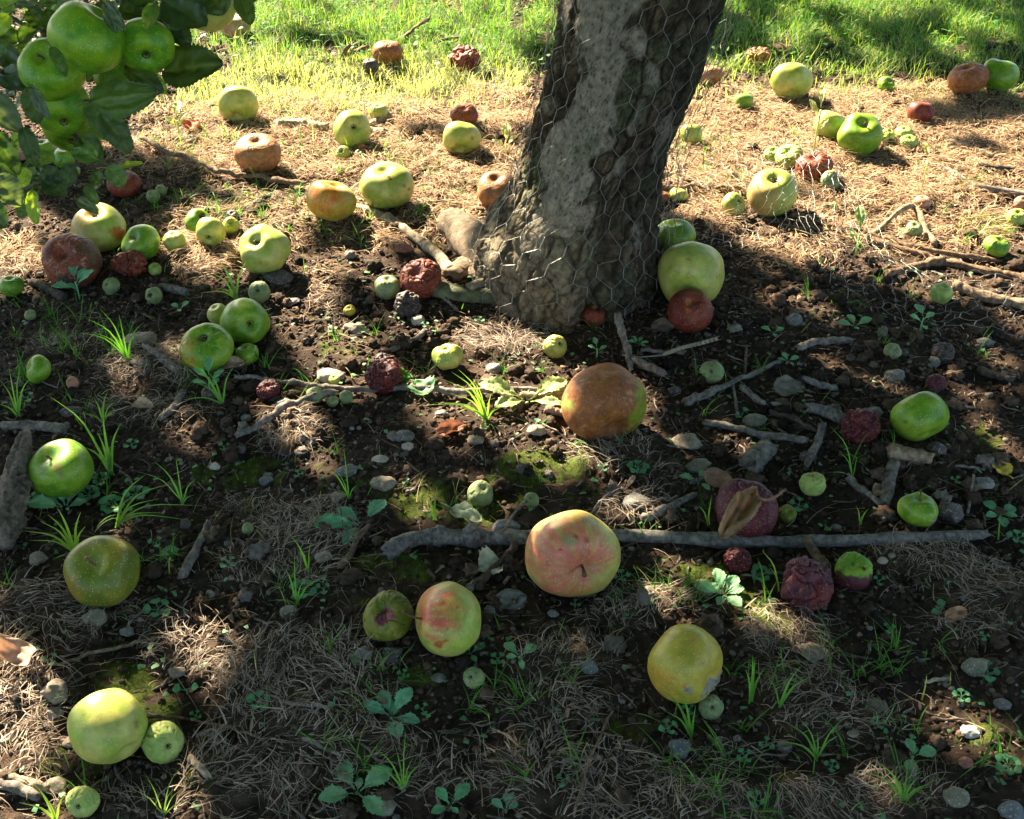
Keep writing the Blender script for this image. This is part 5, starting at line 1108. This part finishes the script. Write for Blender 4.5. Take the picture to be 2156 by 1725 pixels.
# fallen leaves
def fallen(u, v, wpx, hpx, ang, colr, lab, curl=.8, lift=.006, outline='apple', fold=.1, droop=.1, stalk=True, name='fallen_leaf', up_=.3, mat='deadleaf'):
    g = on_ground(u, v, lift); dep = (g-CAM) @ FWD; L = wpx*dep/FPX; wd = hpx*dep/FPX*1.3
    a = math.radians(ang); d = np.array([math.cos(a), math.sin(a), up_*.5]); d = unit(d); p0, p1 = g-d*L/2, g+d*L/2
    p0[2] = max(p0[2], height1(p0[0], p0[1])+.002); p1[2] = max(p1[2], height1(p1[0], p1[1])+.002)
    V, Q, (T, Sg) = leaf_geo(p0, p1, wd, np.array([0, -up_, 1.]), outline, fold, droop, curl, sd=u*.1, wav=.12)
    b = MB(); b.add(V, Q, col=leaf_col(T, Sg, colr, .2, u)); o = b.build(name, M[mat], loc=g); tag(o, lab, 'leaf', 'fallen leaves')
    if stalk:
        b = MB(); pv, pq = tube(np.array([p0-(p1-p0)*.35+[0, 0, .004], p0-(p1-p0)*.15+[0, 0, .003], p0]), .0011, 6); b.add(pv, pq, col=np.array(colr)*.7); b.build('stalk', M['wood'], o)
    return o
fallen(982,1084,78,40,-35,(.40,.46,.30),'pale green curled leaf arched over the left end of the long branch',1.1,.014,up_=.2,fold=.0)
fallen(485,768,60,34,10,(.36,.24,.17),'curled brown leaf leaning on the bronze cheeked apple',1.3,.012)
fallen(1508,1005,42,56,70,(.24,.16,.11),'stiff brown leaf standing up behind the purple rotten apple',.9,.016,up_=1.6)
fallen(2108,986,44,34,110,(.62,.46,.08),'small torn yellow leaf near the right edge',.7,.008)
fallen(951,903,70,34,25,(.30,.15,.10),'crumpled reddish brown leaf in front of the grass tuft',1.4,.008)
fallen(300,852,50,26,-15,(.44,.32,.22),'pale tan leaf scrap on thatch at the left',1.1,.008)
fallen(36,1372,52,120,66,(.34,.24,.18),'large rolled brown leaf at the left edge above the pale stone',1.5,.020,up_=.9)
fallen(2014,1293,54,28,20,(.34,.19,.11),'brown dead leaf beside a small green seedling on the right',.8,.006)
fallen(1027,1190,62,60,30,(.34,.38,.30),'withered grey green leaf left of the biggest blushed apple',.8,.008,outline='lobed')
fallen(842,796,48,40,-10,(.03,.11,.03),'dark glossy green leaf next to the red crinkled mummy apple',.5,.012,mat='leaf',up_=.8)
fallen(886,812,66,50,-60,(.12,.28,.13),'broad teal green leaf on the thin twig',.6,.010,outline='lobed',mat='weed')
fallen(1395,690,50,34,0,(.11,.085,.07),'dark brown leaf in front of the red brown split apple',.9,.010)
fallen(1660,815,62,44,20,(.17,.16,.13),'grey crumpled leaf among the twigs on the right',.5,.008)
fallen(885,348,26,16,50,(.42,.17,.08),'small curled rust red leaf by the calyx apple',1.3,.012) if False else fallen(765,313,26,18,50,(.42,.17,.08),'small curled rust red leaf by the calyx apple',1.3,.012)
fallen(1850,1030,40,26,60,(.24,.17,.11),'crinkled brown leaf above the long branch on the right',1.2,.010)
fallen(405,262,44,34,80,(.34,.13,.07),'rusty crinkled leaf in the grass below the hanging leaves',1.1,.014)
fallen(1075,1262,70,40,10,(.13,.14,.13),'dark grey leaf tucked beside the biggest blushed apple',.4,.008)
fallen(1330,1010,34,10,60,(.40,.34,.26),'thin dry leaf blade on the straw tuft',.8,.012)
# the withered leaf draped over the purple apple
b = MB(); V, Q, (T, Sg) = leaf_geo(at_depth(1592,1032,1.300), at_depth(1524,1124,1.262), .034, unit(-FWD+.4*UP), 'apple', .12, .15, .5, wav=.2, sd=4); b.add(V, Q, col=leaf_col(T, Sg, (.22,.145,.08), .3, 3))
o = b.build('withered_leaf', M['deadleaf'], loc=at_depth(1560,1080,1.28)); tag(o, 'withered tan leaf with long stalk draped over the purple rotten apple', 'leaf')
b = MB(); V, Q = tube(catmull(dpath([(1590,1045,1.30),(1620,1053,1.27),(1655,1030,1.27)]), 10), .0016, 7, .2, 2); b.add(V, Q, col=(.24, .14, .10)); b.build('stalk', M['wood'], o)

# ------------------------------------------------------------------ seedlings and weeds
WGR = [(.15,.38,.22),(.12,.34,.16),(.19,.42,.21)]
def weed(u, v, size, leaves, lab, upr=.5, colr=None, outl='lobed', serr=.10, sd=None, hstem=0.0, cat='seedling'):
    """leaves: list of (angle in the picture in degrees, length share, width share) or a count"""
    g = on_ground(u, v); dep = (g-CAM) @ FWD; s = size*dep/FPX; r2 = np.random.default_rng(int(u*7+v)); colr = colr or WGR[int(u) % 3]
    if isinstance(leaves, int): a0 = r2.uniform(0, 360); leaves = [(a0+i*360/leaves+r2.uniform(-18, 18), r2.uniform(.6, 1), r2.uniform(.34, .44)) for i in range(leaves)]
    root = empty('seedling', g); tag(root, lab, cat, 'seedlings growing in the soil')
    top = g + np.array([0, 0, s*hstem+.003]); b = MB(); pv, pq = tube(np.array([g-[0, 0, .004], (g+top)/2+r2.normal(0, .001, 3), top]), max(.0012, s*.02), 6); b.add(pv, pq, col=np.array(colr)*1.1)
    for k_, (an, ls, ws) in enumerate(leaves):
        a = math.radians(an); e = upr*r2.uniform(.6, 1.3)
        st_ = top - np.array([0, 0, s*hstem*.8*(k_/max(len(leaves), 1))])
        d = unit(np.array([math.cos(a), math.sin(a)*1.1, e])); L = s*.52*ls; p0 = st_ + d*L*.10; p1 = st_ + d*L
        if outl == 'cot': p0 = st_ + d*L*.45
        p1[2] = max(p1[2], height1(p1[0], p1[1])+.002)
        o_ = {'cot': 'oval'}.get(outl, outl)
        V, Q, (T, Sg) = leaf_geo(p0, p1, L*ws*(.98 if outl != 'cot' else 1.2), np.array([0, -.15, 1.]), o_, .25, .28, 0, nx=12 if size > 50 else 6, ny=4 if size > 50 else 2, wav=.06, sd=an, serr=serr if outl == 'lobed' else 0.0)
        l = MB(); l.add(V, Q, col=leaf_col(T, Sg, np.array(colr)*r2.uniform(.85, 1.15), .22, an)); l.build('leaf', M['weed'], root)
        if outl == 'cot': pv, pq = tube(np.array([st_, p0]), .0006, 4); b.add(pv, pq, col=colr)
    b.build('stem', M['weed'], root); return root
def wl(*a): return [(x[0], x[1], x[2]) for x in a]
weed(825,1515,150,wl((118,.85,.5),(95,.5,.4),(55,.95,.5),(165,.85,.42),(-70,.85,.5),(-15,.8,.42),(60,.35,.5)),'pale toothed seedling with rounded lower leaves, bottom centre left',.5)
weed(752,1675,165,wl((128,1.1,.5),(30,1.0,.55),(200,.95,.5),(-40,1.0,.45),(80,.4,.5)),'largest grey green toothed seedling at the bottom left of centre',.45)
weed(949,1702,105,wl((45,1.1,.5),(135,.9,.5),(205,.8,.5),(-50,.5,.45)),'toothed seedling with heart shaped leaf at the bottom edge',.5)
weed(1065,1712,90,wl((80,1.1,.5),(150,.8,.5),(25,.7,.5)),'upright pale seedling cut by the bottom edge',.7)
weed(991,1381,86,wl((175,.9,.5),(115,.7,.5),(40,.9,.55),(-65,.7,.4)),'small toothed seedling in front of the pink flushed apple',.4)
weed(1094,1387,92,wl((135,1,.5),(35,.95,.55),(190,.6,.5),(-80,.8,.35)),'small toothed seedling right of the one by the pink flushed apple',.4)
weed(1523,1258,125,wl((170,1,.5),(100,1,.45),(50,.9,.5),(10,.7,.5),(-60,.9,.5),(-120,.6,.5),(140,.6,.5)),'bushy teal seedling above the mouldy yellow apple',.5)
weed(2104,1088,92,wl((130,.9,.6),(25,.9,.6),(200,.8,.5),(-100,.9,.55),(-20,.7,.5)),'bright teal seedling at the end of the long branch',.35)
weed(1922,1597,96,wl((95,.8,.6),(10,1,.6),(-120,1,.6),(60,.5,.5)),'bright teal seedling in the lower right shade',.4)
weed(1981,1293,66,wl((80,.9,.6),(-30,.7,.6),(200,.8,.6),(130,.5,.5)),'teal seedling beside the brown dead leaf',.5)
weed(1472,1020,84,wl((160,1,.4),(70,.8,.4),(-60,.8,.4),(185,.5,.4)),'feathery teal seedling left of the stiff brown leaf',.4)
weed(765,1110,150,wl((60,1.1,.42),(150,.9,.38),(195,1.3,.38),(-120,.9,.42),(180,1.3,.3)),'spreading toothed seedling above the cracked brown stick',.35)
weed(140,1075,140,wl((120,1,.5),(80,.9,.45),(165,1.1,.45),(200,1.1,.5),(20,.6,.5)),'silvery jagged seedling in front of the green apple against driftwood',.6)
weed(400,1170,130,wl((175,1.0,.42),),'single jagged leaf reaching left from a grey stick',.15)
weed(168,630,96,wl((110,1,.4),(60,.8,.4),(20,1,.5),(200,1,.5),(150,.6,.4)),'blue green seedling in front of the red brown cracked apple',.9,hstem=.4)
weed(448,838,96,wl((100,1.0,.4),(170,.8,.45),(30,.8,.4),(230,1,.42),(60,.6,.4)),'tall seedling below the bronze cheeked apple',1.0,hstem=.5)
weed(380,655,54,wl((150,.9,.5),(40,.9,.5),(-80,.7,.5)),'little seedling left of the half hidden pale apple',.7)
weed(1110,850,170,wl((30,1.15,.45),(170,1.25,.42),(210,.9,.45),(-20,.9,.35),(100,.5,.4)),'large pale sunlit weed touching the large brown rotten apple',.45,colr=(.30,.40,.16))
weed(1799,692,84,wl((95,1,.4),(175,.9,.45),(15,.9,.5),(-80,.4,.4)),'three leaved teal seedling right of the trunk shadow',.5)
weed(1628,705,62,wl((150,.9,.45),(20,.8,.5),(-90,.6,.4)),'small bright seedling right of the red brown split apple',.4)
weed(1937,700,80,wl((100,1,.5),(20,.7,.5),(190,.9,.5),(-90,.7,.4)),'pale seedling below the apple in the low netting',.8,hstem=.4)
weed(1801,540,100,wl((85,1.2,.4),(200,.8,.5),(150,.6,.4)),'upright pale weed in front of the loose netting',1.4,hstem=.5,colr=(.24,.38,.16))
weed(1658,765,60,wl((110,.8,.5),(10,.8,.55),(170,.7,.45),(-60,.6,.4)),'small round leaved seedling left of the clods',.5)
weed(1343,728,54,wl((120,.9,.45),(60,.8,.4),(170,.8,.4),(0,.8,.4),(-40,.7,.4)),'small seedling right of the bent grey twig',.5)
weed(1256,752,60,wl((100,1,.35),(200,.8,.45),(20,.8,.4)),'thin seedling above the large brown rotten apple',.9,hstem=.3)
weed(378,292,90,wl((95,1.2,.35),(20,.8,.4),(160,.8,.4)),'pale sunlit weed right of the hanging leaves',1.2,hstem=.4,colr=(.30,.38,.14))
weed(1066,328,76,wl((90,1.2,.4),(20,.8,.4),(165,.9,.4)),'sunlit weed left of the trunk above the orange brown apple',1.2,hstem=.3,colr=(.36,.42,.20))
weed(915,172,76,wl((130,1.2,.35),(80,.8,.4),(20,.8,.4)),'pale weed at the sunny grass edge left of the trunk',1.0,hstem=.3,colr=(.36,.44,.22))
weed(762,232,56,wl((110,.9,.5),(30,.9,.5)),'pale two leaved weed behind the calyx apple',.6,colr=(.36,.44,.22))
weed(1940,400,70,wl((95,1.2,.28),(200,.8,.5)),'thin tall weed behind the arching root',1.5,hstem=.9,colr=(.36,.42,.16))
weed(1712,330,110,wl((80,1.0,.3),(120,.9,.3),(30,.7,.3)),'pale stalky weed rising behind the loose netting',1.6,hstem=.9,colr=(.36,.40,.20))
COT = [(336,1292,66,5,'round leaved'),(109,1397,44,3,'small'),(70,1378,44,3,'small'),(395,1462,66,2,'two leaved'),(549,1487,60,5,'round leaved'),(414,1514,34,4,'tiny'),(482,1192,44,4,'small'),(473,948,34,3,'tiny'),(280,944,40,4,'small'),
 (850,1428,36,4,'tiny'),(1049,1396,44,4,'round leaved'),(1600,1218,54,7,'round leaved'),(2140,1142,50,5,'round leaved'),(640,1252,66,6,'round leaved'),(682,1247,40,3,'small'),(1343,995,58,5,'round leaved'),(1270,990,30,3,'tiny'),(1304,931,26,4,'tiny'),
 (1309,1222,44,4,'small'),(1211,1277,28,3,'tiny'),(1259,1242,36,3,'small'),(1407,1540,50,4,'round leaved'),(1567,1600,46,4,'small'),(1612,1574,42,3,'small'),(2076,1423,66,4,'broad leaved'),(2070,1347,30,3,'tiny'),(1849,1530,40,4,'small'),(2023,1474,44,5,'small'),
 (2118,1620,66,6,'broad leaved'),(1681,1072,50,4,'curly'),(2011,1017,28,3,'tiny'),(1561,880,46,2,'two leaved'),(190,1050,60,6,'round leaved'),(240,1075,66,7,'round leaved'),(290,1050,60,6,'round leaved'),(215,1020,50,5,'small round leaved'),(330,1150,40,3,'small'),
 (1127,905,50,2,'pale two leaved'),(730,1120,30,3,'tiny'),(1450,1500,36,3,'small'),(890,1500,40,3,'small'),(705,1480,50,2,'single stemmed'),(60,845,40,3,'small'),(1660,1000,26,2,'tiny'),(1870,1330,36,3,'small'),(1000,1095,24,3,'tiny'),(855,1020,24,2,'tiny'),
 (630,1005,30,3,'tiny'),(1830,1500,26,3,'tiny'),(1590,1690,50,4,'small'),(1185,1650,40,3,'small'),(700,700,30,3,'tiny'),(895,690,24,3,'tiny'),(1010,680,28,3,'tiny'),(1850,1230,34,3,'small'),(1750,1620,40,4,'small')]
for (u, v, s_, n_, d_) in COT:
    weed(u, v, s_*.95, [(i*360/n_ + (u*13) % 90, .8+.2*((i*7) % 3)/2, .62) for i in range(n_)], say(d_+' green seedling', u, v), .35, colr=(.085,.27,.12), outl='cot', hstem=.15)

# ------------------------------------------------------------------ single grass tufts
def tuft(u, v, lst, lab, colr=(.13,.28,.05), wpx=5):
    """lst: tips as (du, dv) from the root in reference pixels"""
    g = on_ground(u, v); dep = (g-CAM) @ FWD; b = MB()
    for i, (du, dv) in enumerate(lst):
        L = math.hypot(du, dv)*dep/FPX*1.08; a = math.atan2(max(-dv, 0)*.35+.001*i, du) + rng.normal(0, .25); dx = du*dep/FPX
        P1 = at_depth(u+du, v+dv, dep - abs(dv)*dep/FPX*.35); mid = g*.45+P1*.55 + np.array([-.12*(P1[0]-g[0]), 0, L*.14])
        C = catmull([g + rng.normal(0, .0015, 3)*[1, 1, 0], g*.7+mid*.3+[0, 0, L*.05], mid, P1], 9); t = np.linspace(0, 1, 9)
        w_ = wpx*dep/FPX*(1-t**1.8*.92)*rng.uniform(.7, 1.1)*(.6+.4*np.sin(t*3)); sd_ = unit(np.cross(np.gradient(C, axis=0), CAM-C) + rng.normal(0, .2, 3)*np.linalg.norm(P1-g)*.02)
        V = np.stack([C-sd_*w_[:, None]/2, C + np.array([0, 0, -1])*w_[:, None]*.18, C+sd_*w_[:, None]/2], 1); k_ = rng.uniform(.8, 1.2)
        b.add(V, gridfaces(9, 3), col=np.array(colr)*k_)
    o = b.build('grass_tuft', M['grass'], loc=g); tag(o, lab, 'grass tuft', 'single grass tufts'); return o
tuft(1025,888,[(-95,-90),(-80,-60),(-60,-110),(-110,-40),(-60,-30),(-30,-90),(-15,-60),(10,-60),(30,-30),(-75,-105),(-130,-35),(-40,-75)],'bright yellow green grass tuft left of the large brown rotten apple',(.22,.36,.07))
tuft(498,632,[(-75,-15),(-60,-60),(-45,-90),(-30,-75),(20,-80),(-15,-55),(-40,-25),(5,-40)],'yellow green grass tuft above the group of four apples',(.24,.38,.09),6)
tuft(160,1168,[(-110,-50),(-100,-30),(-75,-70),(-60,-85),(-50,10),(-60,15),(20,-60),(-40,-100),(10,-90)],'splayed grass tuft behind the olive apple',(.22,.36,.05),7)
tuft(235,1000,[(-130,-165),(-30,-90),(-60,-60),(20,-110),(-5,-60),(-20,-140)],'tall broad grass blades behind the green apple against driftwood',(.13,.28,.05),8)
tuft(245,1110,[(100,-30),(180,-45),(60,-110),(130,-95),(150,-15),(40,-70),(90,-60)],'long arching grass blades right of the leafy clump at left',(.15,.30,.06),6)
tuft(385,1062,[(-60,-90),(-15,-100),(30,-55),(-100,-70),(25,-20),(-30,-60)],'thin grass tuft on bare soil at left',(.13,.30,.06),4)
tuft(218,892,[(-20,-55),(10,-70),(30,-50),(-50,-20),(0,-40),(25,-25)],'short grass tuft at the left on thatch',(.13,.30,.05),5)
tuft(40,880,[(-40,-80),(-20,-100),(10,-60),(30,-90),(-50,-30),(5,-110)],'grass tuft at the left edge above the driftwood',(.12,.28,.05),5)
tuft(270,760,[(-40,-60),(-90,-90),(-60,-110),(-20,-100),(30,-80),(-120,-60),(10,-50),(-75,-60)],'spiky green grass tuft below the red brown cracked apple',(.12,.30,.04),4)
tuft(470,855,[(-60,-50),(-90,-100),(-30,-70),(20,-80),(-100,-10)],'grass blades leaning left below the bronze cheeked apple',(.13,.30,.05),6)
tuft(1455,1555,[(-70,-110),(-40,-80),(-60,-60),(10,-70),(-10,-50),(-30,-110)],'thick grass blades below the mouldy yellow apple',(.11,.29,.04),7)
tuft(1580,1480,[(10,-95),(-10,-70),(20,-60),(5,-100),(30,-75)],'upright broad grass blades right of the small wrinkled apple',(.11,.30,.04),8)
tuft(1720,1600,[(-70,-80),(-40,-90),(-90,-40),(40,-50),(60,-90),(0,-60)],'grass blades crossing in the lower right',(.11,.27,.05),6)
tuft(1640,1490,[(50,-90),(80,-70),(30,-40),(-20,-60)],'leaning grass blades right of the mouldy yellow apple',(.11,.27,.05),6)
tuft(1795,1010,[(-45,-110),(-60,-15),(10,-50),(-30,-60)],'thin grass blades right of the walnut wrinkled apple',(.12,.30,.05),4)
tuft(1490,1105,[(-20,-40),(8,-60),(-8,-20)],'two short grass blades behind the long branch',(.28,.40,.06),5)
tuft(1640,1245,[(-35,-85),(-20,-50),(-8,-30)],'yellow green grass blades below the black red mummy',(.28,.40,.06),5)
tuft(1810,1105,[(-8,-40),(20,-35),(5,-20)],'little grass sprout behind the long branch at right',(.18,.34,.06),4)
tuft(850,1665,[(-60,-90),(-20,-100),(20,-70),(-90,-60),(40,-60),(5,-130)],'grass blades between the seedlings at the bottom',(.10,.26,.04),5)
tuft(345,1720,[(-70,-60),(-40,-90),(60,-70),(40,-110),(20,-60),(90,-40)],'yellowish grass blades at the bottom left',(.22,.33,.08),4)
tuft(120,1730,[(-30,-60),(-80,-40),(-60,-90),(20,-60)],'broad sunlit grass blades in the bottom left corner',(.24,.36,.08),7)
tuft(1900,1690,[(-60,-90),(-100,-70),(10,-80),(40,-60),(60,-40),(-20,-60)],'sunlit grass tuft at the lower right straw',(.13,.30,.05),6)
tuft(625,1275,[(-5,-110),(-25,-80),(60,-60),(20,-60),(-60,-10)],'thin grass blades by the round stone left of centre',(.12,.30,.05),5)
tuft(650,1210,[(-45,-90),(-20,-60),(5,-70)],'thin grass blades above the round leaved seedling',(.14,.32,.05),4)
tuft(735,1050,[(-60,-70),(-30,-60),(-12,-110),(20,-30),(-40,-20)],'slender grass blades on mossy soil left of centre',(.13,.32,.05),3.5)
tuft(915,1095,[(5,-70),(-8,-40),(-15,-20)],'single slender blade left of the pale leathery apple',(.14,.32,.05),4)

# ------------------------------------------------------------------ wheat ear
ear = empty('wheat_ear', on_ground(1402,746)); tag(ear, 'dry pale wheat ear lying below the red brown split apple', 'wheat ear')
EP = catmull(gpath([(1396,748,.006),(1430,735,.010),(1470,725,.014),(1513,713,.012)]), 15)
b = MB(); sph = IC[1]
for i in range(14):
    ax_ = unit(EP[min(i+1, 14)]-EP[i]); sd_ = unit(np.cross(ax_, [0, 0, 1]));
    for s_ in (-1, 1, 0):
        d = unit(ax_ + .55*s_*sd_ + (0.45 if s_ == 0 else .1)*np.array([0, 0, 1])); c = EP[i] + d*.0035; u1 = unit(np.cross(d, [0, .3, 1])); u2 = np.cross(d, u1)
        q = sph[0][:, :1]*u1*.0016 + sph[0][:, 1:2]*u2*.0013 + sph[0][:, 2:]*d*.0048*(1-.3*i/14); b.add(q+c, T=sph[1], col=np.array([.50, .44, .32])*rng.uniform(.75, 1.15))
        pv, pq = tube(np.array([c+d*.004, c+d*.008]), np.array([.0005, .0002]), 4); b.add(pv, pq, col=(.5, .44, .32))
b.build('spikelets', M['straw'], ear)
b = MB(); V, Q = tube(catmull(gpath([(1310,748,.004),(1350,752,.004),(1398,747,.006)]), 12), .0012, 6); b.add(V, Q, col=(.34, .31, .25)); b.build('stalk', M['straw'], ear)

# ------------------------------------------------------------------ mushroom in the far grass
g = on_ground(2116,186); b = MB(); V, Q = tube(np.array([g, g+[0, 0, .012], g+[0, 0, .024]]), .0018, 8); b.add(V, Q, col=(.6, .56, .46)); mroot = empty('mushroom', g); b.build('stem', M['straw'], mroot)
th_ = np.linspace(0, 1.6, 10)[:, None]; ph_ = np.linspace(0, 2*math.pi, 20, endpoint=False)[None]
V = np.stack([np.sin(th_)*np.cos(ph_)*.0105, np.sin(th_)*np.sin(ph_)*.0105, np.cos(th_)*.007+.024+0*ph_], -1)+g; b = MB(); b.add(V, gridfaces(10, 20, True), col=(.72, .66, .52)); b.build('cap', M['straw'], mroot)
tag(mroot, 'tiny cream mushroom in front of the green apple in far right grass', 'mushroom')

_seen = {}
for o in SC.objects:
    l = o.get('label')
    if l:
        if l in _seen: print('DUPLICATE LABEL', l)
        _seen[l] = 1
        if not 4 <= len(l.split()) <= 16: print('LABEL LENGTH', l)
